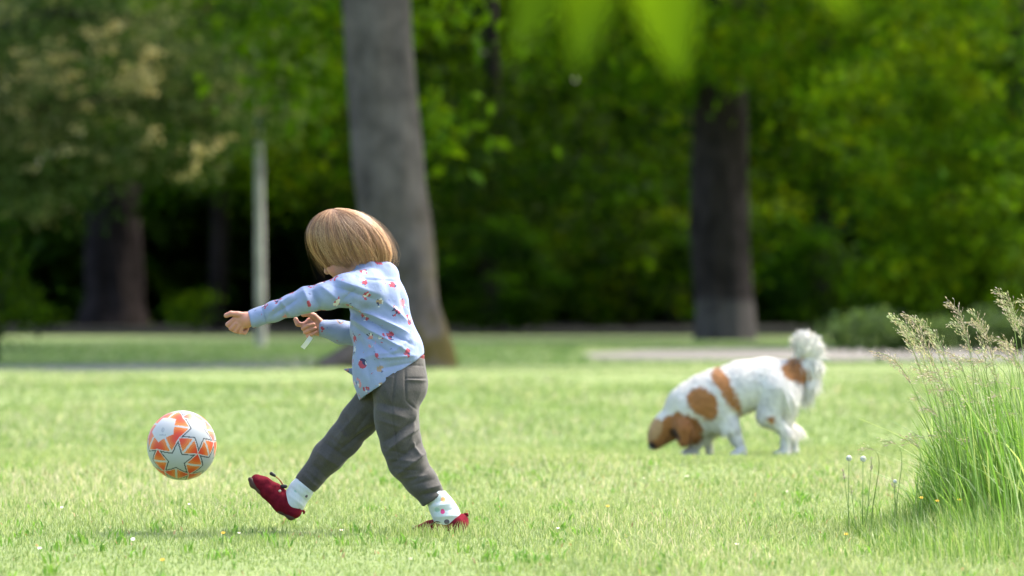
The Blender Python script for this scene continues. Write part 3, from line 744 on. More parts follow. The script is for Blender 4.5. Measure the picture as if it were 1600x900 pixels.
def build_shirt():
    v = Vol(Q(380, 650, -0.24), Q(690, 395, 0.28), 0.0028)
    v.chain([Q(588, 436, 0.0), Q(590, 470, 0.0), Q(594, 510, 0), Q(608, 552, 0), Q(610, 600, 0)], [0.062, 0.084, 0.088, 0.100, 0.10], 0.02)
    v.ell(Q(568, 457, -0.03), (PX, PY, PZ), (0.058, 0.085, 0.054), 0.03)
    v.ell(Q(586, 590, -0.03), (dirv(0.4, 1, 0), PY, dirv(1, -0.4, 0)), (0.10, 0.075, 0.062), 0.03)
    v.chain([Q(572, 429, -0.02), Q(603, 430, 0.02)], [0.038, 0.034], 0.03)
    # near sleeve
    v.chain([Q(572, 450, -0.06), Q(545, 453, -0.10), Q(512, 462, -0.115), Q(480, 468, -0.12), Q(455, 477, -0.115), Q(430, 486, -0.11), Q(400, 496, -0.10)], [0.060, 0.049, 0.039, 0.036, 0.031, 0.028, 0.0215], 0.016)
    v.chain([Q(411, 492.5, -0.102), Q(396, 497.5, -0.10)], [0.0245, 0.0245], 0.004)
    # far sleeve
    v.chain([Q(596, 448, 0.06), Q(585, 500, 0.12), Q(570, 523, 0.135), Q(530, 519, 0.13), Q(505, 514, 0.12)], [0.055, 0.042, 0.038, 0.031, 0.0255], 0.016)
    # far front tail blown forward
    v.cone(Q(556, 582, 0.05), Q(537, 577, 0.03), 0.014, 0.003, 0.01)
    # collar
    v.chain([Q(560, 418, -0.045), Q(580, 413, -0.05), Q(604, 416, -0.02), Q(610, 420, 0.03)], [0.008, 0.011, 0.012, 0.010], 0.008)
    # hem rises to the back; wrists end square
    n1 = dirv(68, 95, 0); p1 = Q(612, 590); 
    v.cut(p1, n1)
    wc = dirv(-1, 0.33, 0)
    sl, X, Y, Z = v.box(Q(380, 530, -0.2), Q(425, 470, 0.0))
    p = Q(391, 499, -0.1); d = (X - p[0]) * wc[0] + (Y - p[1]) * wc[1] + (Z - p[2]) * wc[2]
    v.D[sl] = np.maximum(v.D[sl], np.broadcast_to(d, v.D[sl].shape))
    p = Q(499, 513, 0.12); wc = dirv(-1, -0.15, 0)
    sl, X, Y, Z = v.box(Q(470, 545, 0.05), Q(520, 480, 0.22))
    d = (X - p[0]) * wc[0] + (Y - p[1]) * wc[1] + (Z - p[2]) * wc[2]
    v.D[sl] = np.maximum(v.D[sl], np.broadcast_to(d, v.D[sl].shape))
    # the hem is open: scoop the inside out from below
    v.ell(Q(612, 600, 0.0), (dirv(95, -68, 0), PY, dirv(68, 95, 0)), (0.088, 0.078, 0.05), 0, True)
    V, Fq = v.mesh(); V = relax(V, Fq, 2, 0.5)
    Nn = vnormals(V, Fq)
    V = V + Nn * (0.0022 * sines(71, 16, 25, 70)(V) + 0.0010 * sines(72, 16, 70, 160)(V))[:, None]
    L = [(545, 474, 640, 522, 0.009, 4), (540, 481, 648, 540, -0.008, 4), (540, 492, 640, 552, 0.007, 4), (545, 505, 615, 556, -0.005, 4), (600, 470, 640, 505, 0.005, 5), (560, 560, 640, 545, 0.004, 6),
         (535, 478, 560, 500, -0.006, 5), (556, 452, 530, 474, -0.004, 5), (474, 452, 486, 482, 0.006, 5), (488, 452, 498, 480, -0.006, 5), (460, 458, 420, 490, 0.005, 4), (466, 466, 425, 494, -0.005, 4),
         (500, 446, 530, 470, 0.004, 5), (520, 436, 600, 462, 0.004, 6), (518, 446, 590, 470, -0.004, 5), (572, 500, 600, 590, 0.004, 6), (560, 520, 580, 600, -0.004, 6), (590, 560, 650, 555, 0.006, 4), (585, 578, 650, 566, -0.004, 4),
         (440, 470, 452, 492, 0.004, 4), (565, 433, 622, 437, 0.0012, 2.2), (565, 436, 622, 440, -0.0012, 2.0), (410, 483, 416, 505, -0.004, 2.0),
         (625, 450, 636, 500, -0.004, 6), (640, 530, 612, 552, 0.005, 5)]
    V = folds(V, Nn, [(a, b, c, d, e * 1.5, f) for (a, b, c, d, e, f) in L])
    mesh('shirt', V, Fq, M['shirt'], person, po)
build_shirt()

def build_trousers():
    v = Vol(Q(450, 800, -0.2), Q(710, 535, 0.22), 0.0028)
    v.ell(Q(624, 590, 0), (PX, PY, PZ), (0.079, 0.088, 0.075), 0)
    v.ell(Q(640, 604, -0.035), (PX, PY, PZ), (0.054, 0.055, 0.062), 0.02)
    v.ell(Q(634, 604, 0.04), (PX, PY, PZ), (0.05, 0.055, 0.06), 0.02)
    v.cone(Q(622, 590), Q(632, 558), 0.066, 0.060, 0.03)
    v.chain([Q(620, 612, -0.045), Q(619, 655, -0.05), Q(628, 695, -0.058), Q(637, 722, -0.06), Q(657, 750, -0.065), Q(678, 781, -0.068)], [0.072, 0.0625, 0.056, 0.054, 0.046, 0.0375], 0.02)
    v.chain([Q(600, 612, 0.045), Q(562, 655, 0.05), Q(535, 688, 0.055), Q(515, 710, 0.056), Q(478, 757, 0.06)], [0.066, 0.052, 0.049, 0.045, 0.033], 0.02)
    for (c, dr, lo, hi) in ((Q(677, 780, -0.068), dirv(21, 31, 0), Q(635, 805, -0.2), Q(712, 752, 0.0)), (Q(477.5, 758, 0.06), dirv(-37, 47, 0), Q(450, 790, 0.0), Q(505, 738, 0.15))):
        sl, X, Y, Z = v.box(lo, hi)
        d = (X - c[0]) * dr[0] + (Y - c[1]) * dr[1] + (Z - c[2]) * dr[2]
        v.D[sl] = np.maximum(v.D[sl], np.broadcast_to(d, v.D[sl].shape))
    v.cone(Q(678, 781, -0.068), Q(672, 773, -0.067), 0.033, 0.033, 0, True)
    v.cone(Q(477, 758.5, 0.06), Q(484, 750, 0.06), 0.028, 0.028, 0, True)
    v.cut(Q(640, 557), dirv(0.1, -1, 0))
    V, Fq = v.mesh(); V = relax(V, Fq, 2, 0.5); Nn = vnormals(V, Fq)
    V = V + Nn * (0.0022 * sines(81, 16, 25, 60)(V) + 0.0008 * sines(82, 16, 60, 150)(V))[:, None]
    L = [(583, 628, 640, 640, -0.005, 6), (590, 640, 640, 655, 0.004, 6), (652, 655, 600, 690, -0.008, 5), (655, 668, 605, 705, 0.008, 6), (660, 690, 612, 725, -0.007, 5), (668, 705, 620, 742, 0.008, 6), (678, 722, 640, 755, -0.005, 5), (650, 640, 640, 690, 0.006, 5),
         (660, 765, 690, 758, 0.005, 5), (655, 775, 694, 766, -0.005, 4), (645, 690, 655, 715, 0.006, 3.5),
         (560, 640, 500, 735, 0.004, 7), (585, 665, 530, 705, -0.007, 5), (575, 685, 520, 735, 0.004, 2), (580, 640, 545, 690, -0.004, 6), (505, 690, 540, 715, -0.006, 5), (495, 705, 528, 728, 0.006, 5), (488, 725, 512, 748, -0.005, 5), (476, 742, 496, 762, 0.005, 4),
         (633, 575, 634, 625, -0.0035, 1.8), (634, 625, 650, 640, -0.003, 1.8), (633, 594, 667, 595, 0.004, 2.4), (633, 591, 667, 591, -0.003, 1.6), (618, 575, 612, 640, -0.003, 1.8), (612, 640, 622, 720, -0.003, 1.8), (585, 592, 616, 590, 0.003, 2), (600, 566, 665, 572, -0.003, 1.8),
         (600, 600, 620, 650, 0.004, 8), (588, 655, 628, 668, 0.0022, 3), (655, 672, 628, 690, -0.0033, 3), (598, 700, 640, 712, -0.0028, 3), (604, 716, 650, 722, 0.0028, 3), (612, 732, 655, 735, -0.0028, 3), (625, 748, 668, 742, 0.0028, 3), (640, 760, 680, 748, -0.0028, 3), (665, 700, 648, 725, 0.0033, 3), (674, 728, 660, 745, -0.0028, 3),
         (588, 615, 606, 640, -0.0028, 4), (660, 605, 640, 650, 0.0022, 5), (540, 650, 560, 675, -0.0028, 4), (525, 665, 548, 692, 0.0028, 3), (515, 680, 538, 702, -0.0028, 3), (482, 735, 505, 755, 0.0028, 3), (572, 632, 520, 690, 0.0022, 3)]
    V = folds(V, Nn, [(a, b, c, d, e * 1.5, f) for (a, b, c, d, e, f) in L])
    mesh('trousers', V, Fq, M['trousers'], person, po)
    b = Vol(Q(580, 580, -0.15), Q(690, 530, 0.15), 0.003)
    b.cone(Q(622, 590), Q(632, 552), 0.067, 0.060, 0)
    b.ell(Q(624, 590, 0), (PX, PY, PZ), (0.081, 0.09, 0.077), 0.02)
    b.cut(Q(640, 552), dirv(0.1, -1, 0)); b.cut(Q(640, 563), dirv(-0.1, 1, 0))
    a, c = b.mesh(); mesh('belt', a, c, M['belt'], person, po)
build_trousers()

def build_feet():
    # far (kicking) foot
    s = Vol(Q(430, 815, -0.03), Q(500, 735, 0.15), 0.0025)
    s.chain([Q(482, 750, 0.06), Q(470, 766, 0.06), Q(458, 784, 0.06), Q(450, 788, 0.06)], [0.030, 0.033, 0.034, 0.030], 0.015)
    V, Fq = s.mesh(); V = relax(V, Fq, 1); Nn = vnormals(V, Fq)
    V = folds(V, Nn, [(462, 752, 488, 772, 0.003, 3), (455, 762, 480, 784, -0.003, 3), (450, 772, 475, 792, 0.003, 3)])
    mesh('sock', V, Fq, M['sock'], person, po)
    y = 0.06
    s = Vol(Q(375, 830, -0.02), Q(490, 725, 0.14), 0.0025)
    s.chain([Q(458, 795, y), Q(444, 786, y), Q(428, 770, y), Q(412, 757, y), Q(401, 750, y)], [0.028, 0.032, 0.028, 0.022, 0.0175], 0.012)
    for q in (-0.014, 0.014):
        s.chain([Q(458, 799, y + q), Q(438, 785, y + q), Q(418, 768, y + q), Q(402, 754, y + q)], [0.021, 0.022, 0.020, 0.015], 0.012)
    s.cone(Q(461, 782, y), Q(470, 768, y), 0.031, 0.034, 0, True)      # opening for the ankle
    V, Fq = s.mesh(); V = relax(V, Fq, 1); Nn = vnormals(V, Fq)
    V = folds(V, Nn, [(415, 754, 408, 768, -0.003, 2.5), (422, 758, 416, 774, 0.003, 2.5), (429, 760, 424, 778, -0.003, 2.5), (440, 768, 437, 786, 0.002, 3)])
    shoe = mesh('shoe', V, Fq, M['shoe'], person, po)
    def under(pts, rs, yy, sp, name_parent, up):
        s = Vol(np.min([Q(a, b, yy) for a, b in pts], 0) - 0.06, np.max([Q(a, b, yy) for a, b in pts], 0) + 0.06, 0.0025)
        for q in (-sp, 0, sp): s.chain([Q(a, b, yy + q) for a, b in pts], rs, 0.01)
        a, b = s.mesh(); return mesh('sole', a, b, M['sole'], name_parent, po)
    under([(464, 800), (455, 806), (440, 797), (424, 780), (408, 766), (396, 757), (391, 749)], [0.009, 0.011, 0.0105, 0.010, 0.010, 0.009, 0.007], y, 0.016, shoe, 0)
    # elastic lace with toggle
    P = [Q(441, 765, y - 0.01), Q(441, 757, y - 0.012), Q(436, 749, y - 0.014), Q(428, 742, y - 0.014)]
    t = np.linspace(0, 1, 12); P = np.stack([np.interp(t, np.linspace(0, 1, 4), np.array(P)[:, a]) for a in range(3)], 1)
    V1, F1 = tube(P, 0.0017, 6); V2, F2 = tube(P + np.array([0.004, 0, -0.003]) * np.sin(t * 3.14)[:, None], 0.0017, 6)
    V, Fq = join([(V1, F1), (V2, F2)]); lace = mesh('lace', V, Fq, M['cord'], shoe, po)
    s = Vol(Q(415, 775, y - 0.05), Q(455, 730, y + 0.03), 0.002)
    s.cone(Q(429, 743, y - 0.014), Q(424, 740, y - 0.014), 0.0045, 0.0058, 0)
    a, b = s.mesh(); mesh('toggle', a, b, M['black'], shoe, po)
    s = Vol(Q(425, 775, y - 0.05), Q(455, 745, y + 0.03), 0.002)
    s.cone(Q(441, 760, y - 0.012), Q(446, 760, y - 0.012), 0.006, 0.006, 0)
    a, b = s.mesh(); mesh('toggle', a, b, M['black'], shoe, po)
    P = np.array([Q(468, 795, y), Q(472, 797, y - 0.002), Q(475.5, 800, y - 0.003), Q(474, 803, y - 0.003)])
    V, Fq = tube(P, [0.005, 0.004, 0.004, 0.003], 8); mesh('heel_tab', V, Fq, M['shoe'], shoe, po)
    V, Fq = tube(np.array([Q(437, 767, y - 0.034), Q(437.5, 767, y - 0.031)]), [0.004, 0.004], 10); mesh('eyelet', V, Fq, M['metal'], shoe, po)
    # near (standing) foot, toe pointing left and away
    s = Vol(Q(660, 840, -0.16), Q(735, 765, 0.02), 0.0025)
    s.chain([Q(683, 779, -0.07), Q(691, 793, -0.07), Q(698, 806, -0.07), Q(702, 818, -0.07)], [0.033, 0.036, 0.038, 0.032], 0.012)
    V, Fq = s.mesh(); V = relax(V, Fq, 1); Nn = vnormals(V, Fq)
    V = folds(V, Nn, [(672, 792, 712, 786, 0.0035, 3), (674, 800, 716, 795, -0.0035, 3), (678, 808, 718, 805, 0.0035, 3), (675, 786, 705, 778, -0.003, 3)])
    mesh('sock', V, Fq, M['sock'], person, po)
    s = Vol(Q(625, 860, -0.16), Q(750, 790, 0.1), 0.0025)
    for q in (-0.013, 0.013):
        s.chain([Q(717, 820, -0.075 + q), Q(695, 822, -0.06 + q), Q(672, 826, -0.03 + q), Q(652, 829, 0.0 + q)], [0.026, 0.026, 0.022, 0.015], 0.012)
    s.cone(Q(722, 812, -0.075), Q(720, 820, -0.075), 0.018, 0.022, 0.012)
    s.cone(Q(702, 806, -0.07), Q(697, 790, -0.07), 0.034, 0.038, 0, True)
    V, Fq = s.mesh(); V = relax(V, Fq, 1); shoe = mesh('shoe', V, Fq, M['shoe'], person, po)
    s = Vol(Q(620, 860, -0.17), Q(750, 800, 0.1), 0.0025)
    for q in (-0.016, 0, 0.016):
        s.chain([Q(720, 831, -0.075 + q), Q(695, 832, -0.06 + q), Q(670, 833, -0.03 + q), Q(648, 834, 0.002 + q)], [0.013, 0.012, 0.011, 0.009], 0.008)
    V, Fq = s.mesh(); mesh('sole', V, Fq, M['sole'], shoe, po)
    P = np.array([Q(724, 808, -0.075), Q(727, 803, -0.076), Q(730, 803, -0.078), Q(731, 807, -0.078)])
    V, Fq = tube(P, [0.005, 0.0045, 0.004, 0.003], 8); mesh('heel_tab', V, Fq, M['shoe'], shoe, po)
    P = np.array([Q(690, 816, -0.10), Q(681, 815, -0.098), Q(673, 820, -0.085)])
    V, Fq = tube(P, 0.002, 6); mesh('lace', V, Fq, M['black'], shoe, po)
build_feet()

def build_hair():
    rng = np.random.default_rng(33)
    hc = Q(543, 377, 0.01)
    e1 = dirv(0.90, 0.42, 0.0); e2 = dirv(0.42, -0.90, 0.0); e3 = PY
    crown_d = dirv(-20, -46, -8)                                    # where the parting whorl sits
    A = np.cross(crown_d, PY); A /= np.linalg.norm(A); B = np.cross(crown_d, A)
    def radius(d):
        q = np.stack([d @ e1, d @ e2, d @ e3], -1)
        r = 1 / np.sqrt((q[..., 0] / 0.120) ** 2 + (q[..., 1] / 0.090) ** 2 + (q[..., 2] / 0.096) ** 2)
        bk = dirv(60, 31, 0); r = r + 0.019 * np.exp(-((1 - d @ bk) / 0.10))          # full at the nape
        fr = dirv(-58, 14, 0); r = r + 0.004 * np.exp(-((1 - d @ fr) / 0.12))
        fl = dirv(-30, 46, 0); r = r + 0.010 * np.exp(-((1 - d @ fl) / 0.06))         # fringe ends
        return r
    def rim(px): return np.interp(px, [470, 482, 495, 508, 520, 535, 550, 570, 600, 615, 640], [392, 402, 413, 421, 410, 405, 406, 408, 411, 409, 402])
    def strand(phi, wob, nseg, lift, curl=0.0):
        th = np.linspace(0.04, 2.6, 60)
        ph = phi + wob * th / 2.0 + curl * np.sin(th * 2.2)
        d = np.cos(th)[:, None] * crown_d + np.sin(th)[:, None] * (np.cos(ph)[:, None] * A + np.sin(ph)[:, None] * B)
        P = hc + d * (radius(d) + lift)[:, None]
        return P, d
    lock = sines(91, 10, 3, 14); lock2 = sines(92, 10, 12, 30)
    def lockr(phi, th):
        c = np.stack([np.cos(phi), np.sin(phi), 0.0 * th], -1)
        s = c.shape[:-1]
        return (0.0026 * lock(c.reshape(-1, 3)) + 0.0013 * lock2(c.reshape(-1, 3))).reshape(s)
    # the under-layer: one closed shell
    nph, nth = 320, 40
    phs = np.linspace(0, 2 * math.pi, nph, endpoint=False); V = []
    for ph in phs:
        P, d = strand(ph, 0, 60, -0.0042)
        px = 800 + P[:, 0] / P[:, 1] * FPX; py = 450 - (P[:, 2] - CAM_H) / P[:, 1] * FPX
        out = np.nonzero(py > rim(px))[0]; k = out[0] if len(out) else 59
        t = np.linspace(0, k, nth); P = np.stack([np.interp(t, np.arange(60), P[:, a]) for a in range(3)], 1)
        V.append(P)
    V = np.array(V)
    thg = np.linspace(0, 2, nth)[None]; dd = V - hc; dd /= np.linalg.norm(dd, axis=2)[:, :, None]
    V = V + 0 * dd
    inner = V[:, -1:] * 0.7 + 0.3 * hc
    V = np.concatenate([V, inner], 1).reshape(-1, 3); k = nth + 1; q = []
    for a in range(nph):
        for b in range(k - 1): q.append((a * k + b, a * k + b + 1, ((a + 1) % nph) * k + b + 1, ((a + 1) % nph) * k + b))
    C = np.array([0.30, 0.172, 0.088]) * np.repeat(np.random.default_rng(8).normal(1, 0.22, nph).clip(0.5, 1.5), k)[:, None] * np.ones((len(V), 3))
    hair = mesh('hair', V, np.array(q), M['hair'], person, po, C)
    # strands
    Vs, Fs, Cs, o = [], [], [], 0
    base = np.array([[0.30, 0.155, 0.070], [0.41, 0.228, 0.108], [0.16, 0.076, 0.033], [0.55, 0.35, 0.18]])
    ns = 8600; nl = 120
    lphi = rng.uniform(0, 2 * math.pi, nl); llen = rng.normal(0, 4.0, nl); llift = rng.normal(0.0, 0.0022, nl).clip(-0.004, 0.005); lwob = rng.normal(0, 0.22, nl)
    ltone = rng.normal(1.05, 0.15, nl).clip(0.7, 1.4); lhue = rng.choice(4, nl, p=[0.4, 0.3, 0.16, 0.14]); lcurl = rng.normal(0, 0.05, nl)
    for i in range(ns):
        j_ = rng.integers(nl); fly = rng.random() < 0.03
        off = rng.normal(0, 0.075)
        th = np.linspace(0.04, 2.6, 60); u_ = np.clip(th / 1.7, 0, 1)
        ph = lphi[j_] + off * (1 - 0.62 * u_) + lwob[j_] * th / 2 + lcurl[j_] * np.sin(th * 2.2) + (rng.normal(0, 0.12) * th / 2 if rng.random() < 0.25 else 0)
        lift = rng.uniform(-0.0040, 0.0022) + llift[j_] * u_ * (1 - (off / 0.16) ** 2)
        d = np.cos(th)[:, None] * crown_d + np.sin(th)[:, None] * (np.cos(ph)[:, None] * A + np.sin(ph)[:, None] * B)
        P = hc + d * (radius(d) + lift)[:, None]
        px = 800 + P[:, 0] / P[:, 1] * FPX; py = 450 - (P[:, 2] - CAM_H) / P[:, 1] * FPX
        out = np.nonzero(py > rim(px) + llen[j_] * 0.8 + rng.normal(0.5, 2.0))[0]; kk = out[0] if len(out) else 55
        t0 = rng.uniform(0, 0.45) * kk if rng.random() < 0.5 else 0
        t = np.linspace(t0, kk, 12)
        P = np.stack([np.interp(t, np.arange(60), P[:, a]) for a in range(3)], 1)
        d = np.stack([np.interp(t, np.arange(60), d[:, a]) for a in range(3)], 1)
        if fly: P = P + d * (np.linspace(0, 1, 12) ** 1.5 * rng.uniform(0.006, 0.030))[:, None] + rng.normal(0, 0.006, 3) * np.linspace(0, 1, 12)[:, None] ** 2
        T = np.gradient(P, axis=0); S = np.cross(T, d); S /= np.linalg.norm(S, axis=1)[:, None] + 1e-9
        wd = (0.0006 if fly else rng.uniform(0.0008, 0.0016)) * np.linspace(1, 0.45, 12)
        Vs.append(np.stack([P - S * wd[:, None] / 2, P + d * wd[:, None] * 0.45, P + S * wd[:, None] / 2], 1).reshape(-1, 3))   # a strand is roof-shaped across
        j = o + np.arange(11)[:, None] * 3
        Fs += [j + np.array([0, 1, 4, 3]), j + np.array([1, 2, 5, 4])]; o += 36
        c = base[lhue[j_] if rng.random() < 0.65 else rng.integers(4)] * ltone[j_] * rng.uniform(0.8, 1.2)
        g = np.linspace(0.9, 1.15, 12)[:, None]
        Cs.append(np.repeat(c[None] * g, 3, 0))
    mesh('strands', np.concatenate(Vs), np.concatenate(Fs), M['hair'], hair, po, np.concatenate(Cs))
build_hair()

# white strip held in the right hand
a, b = Q(486, 526, 0.095), Q(473, 544, 0.09)
o = a.copy(); s = np.array([0.0056, 0.0015, -0.0040]); t = np.linspace(0, 1, 9)[:, None]
C = a * (1 - t) + b * t + np.array([0.001, -0.006, 0]) * np.sin(t * 4)
V = np.concatenate([np.stack([C - s, C + s], 1).reshape(-1, 3), np.stack([C - s, C + s], 1).reshape(-1, 3) + np.array([0, 0.0006, 0])])
j = np.arange(8)[:, None] * 2
Fq = np.concatenate([j + np.array([0, 1, 3, 2]), 18 + j + np.array([2, 3, 1, 0])])
tag(mesh('paper_strip', V, Fq, M['white'], None, o, smooth=False), 'white strip dangling from the far hand of the child', 'paper strip')

# ------------------------------------------------------------------ ball
def build_ball():
    import bmesh
    c = Q(284, 696, 0.0); rad = 0.1028
    ball = empty('ball', c); tag(ball, 'white football with orange patches and outlined stars, in the air', 'ball')
    bm = bmesh.new(); bmesh.ops.create_icosphere(bm, subdivisions=7, radius=1.0)
    V = np.array([v.co[:] for v in bm.verts]); Fc = np.array([[v.index for v in f.verts] for f in bm.faces]); bm.free()
    # star centres = icosahedron corners, turned so two of them sit where the photo shows them
    g = (1 + 5 ** 0.5) / 2
    ico = np.array([(s1 * a, s2 * b, s3 * c_) for (a, b, c_) in ((0, 1, g), (1, g, 0), (g, 0, 1)) for s1 in (1, -1) for s2 in (1, -1) for s3 in (1, -1)])
    ico = np.unique(np.round(ico / np.linalg.norm(ico[0]), 9), axis=0)
    def onball(x, z): return np.array([x, -math.sqrt(1 - x * x - z * z), z])
    s1 = onball(-0.10, -0.40); s2 = onball(0.52, 0.40)
    s2 = s2 - s1 * (s2 @ s1); s2 = s2 / np.linalg.norm(s2)
    a0 = ico[0]; nb = ico[np.argsort(-(ico @ a0))[1]]; b0 = nb - a0 * (nb @ a0); b0 /= np.linalg.norm(b0)
    Rm = np.stack([s1, s2, np.cross(s1, s2)], 1) @ np.stack([a0, b0, np.cross(a0, b0)], 1).T
    ico = ico @ Rm.T
    blank = int(np.argmax(ico @ onball(-0.52, 0.42)))               # the plain panel with the small mark
    d = V @ ico.T; near = np.argmax(d, 1); ang = np.arccos(np.clip(d[np.arange(len(V)), near], -1, 1))
    # polar angle round each star measured from a tip (tips point to face centres)
    fc = []
    for i in range(12):
        for j in range(i):
            for k in range(j):
                if ico[i] @ ico[j] > 0.4 and ico[j] @ ico[k] > 0.4 and ico[i] @ ico[k] > 0.4:
                    q = ico[i] + ico[j] + ico[k]; fc.append(q / np.linalg.norm(q))
    fc = np.array(fc)
    star_d = np.zeros(len(V))
    for i in range(12):
        m = near == i; ax = ico[i]; t0 = fc[np.argmax(fc @ ax)]; u = t0 - ax * (t0 @ ax); u /= np.linalg.norm(u); vv = np.cross(ax, u)
        th = np.arctan2(V[m] @ vv, V[m] @ u); sec = 2 * math.pi / 5
        th = np.abs((th + sec / 2) % sec - sec / 2)
        R1, R2 = 0.585, 0.262
        # signed distance to the star's edge within one half sector
        p = np.stack([ang[m] * np.cos(th), ang[m] * np.sin(th)], 1)
        A = np.array([R1, 0]); Bp = np.array([R2 * math.cos(sec / 2), R2 * math.sin(sec / 2)])
        e = Bp - A; nrm = np.array([e[1], -e[0]]); nrm /= np.linalg.norm(nrm)
        sgn = (p - A) @ nrm; sgn = -sgn if (np.array([0, 0]) - A) @ nrm > 0 else sgn
        star_d[m] = sgn                                            # negative inside
    fd = np.arccos(np.clip((V @ fc.T).max(1), -1, 1))
    C = np.tile(np.array([0.49, 0.49, 0.48]), (len(V), 1))
    isb = near == blank
    gap = np.where(isb, 0.43 - ang, star_d)                          # distance outside the star / plain pentagon
    bth = np.zeros(len(V)); ax = ico[blank]; t0 = fc[np.argmax(fc @ ax)]; u = t0 - ax * (t0 @ ax); u /= np.linalg.norm(u); vv = np.cross(ax, u)
    bth = np.arctan2(V @ vv, V @ u); sec = 2 * math.pi / 5; bth = np.abs((bth % sec) - sec / 2)      # 0 at an edge middle
    pent = ang * np.cos(bth)
    inside = np.where(isb, pent < 0.37, star_d < 0)
    # orange patches fan out from where three tips meet
    mid = (d[np.arange(len(V)), near] - np.sort(d, 1)[:, -2])       # 0 on the seam between two star fields
    sec_d = np.sort(d, 1)[:, -2]; fork = np.arccos(np.clip(d[np.arange(len(V)), near], -1, 1))
    o2 = np.argsort(-d, 1)[:, :2]; en = np.cross(ico[o2[:, 0]], ico[o2[:, 1]]); en /= np.linalg.norm(en, axis=1)[:, None]
    ed = np.abs(np.arcsin(np.clip((V * en).sum(1), -1, 1)))        # distance to the line joining two star centres
    orange = (~inside) & (ed > 0.030) & (np.where(isb, 1, star_d) > 0.03) & (fd > 0.015)
    orange |= (~inside) & isb & (fd < 0.34) & (pent > 0.41)
    ray = 0.5 + 0.5 * np.sin(fd * 120)
    tt = np.clip(fd / 0.29, 0, 1)[:, None]
    oc = np.array([0.60, 0.026, 0.028]) * (1 - tt) + np.array([0.66, 0.105, 0.008]) * tt
    edge = np.clip((fd - 0.20) / 0.12, 0, 1) * ray
    oc = oc * (1 - edge[:, None] * 0.4) + np.array([0.72, 0.55, 0.20]) * edge[:, None] * 0.4
    C[orange] = oc[orange]
    line = (np.abs(star_d + 0.014) < 0.017) & ~isb & (fd > 0.035)
    C[inside & ~isb] = (0.40, 0.42, 0.43)
    C[line] = (0.05, 0.055, 0.06)
    mk = onball(-0.50, 0.42); md = V - mk
    glyph = (np.abs(md[:, 2] + 0.10) < 0.02) & (np.abs(md[:, 0]) < 0.09) | (np.hypot(md[:, 0] - 0.0, (md[:, 2] - 0.04) * 0.6) < 0.045)
    C[glyph & isb & (np.sin(V[:, 0] * 160) > -0.2)] = (0.24, 0.26, 0.29)
    # seams: shallow grooves between the panels
    depth = 0.006 * np.exp(-((star_d - 0.02) / 0.018) ** 2) * (~isb) + 0.006 * np.exp(-((pent - 0.37) / 0.02) ** 2) * isb
    Vd = V * (rad * (1 - depth))[:, None]
    pid = np.where(inside[Fc].sum(1) >= 2, near[Fc[:, 0]], -1)
    e = np.sort(np.argsort(-d, 1)[:, :2], 1); ek = e[:, 0] * 12 + e[:, 1]
    pid = np.where(pid < 0, 100 + ek[Fc[:, 0]], pid)
    for p in np.unique(pid):
        f = Fc[pid == p]; used, inv = np.unique(f, return_inverse=True)
        o = mesh('star_panel' if p < 100 else 'panel', Vd[used], inv.reshape(f.shape), M['ball'], ball, (0, 0, 0), C[used])
        nr = V[used]
        o.data.normals_split_custom_set_from_vertices([tuple(x) for x in nr / np.linalg.norm(nr, axis=1)[:, None]])
build_ball()

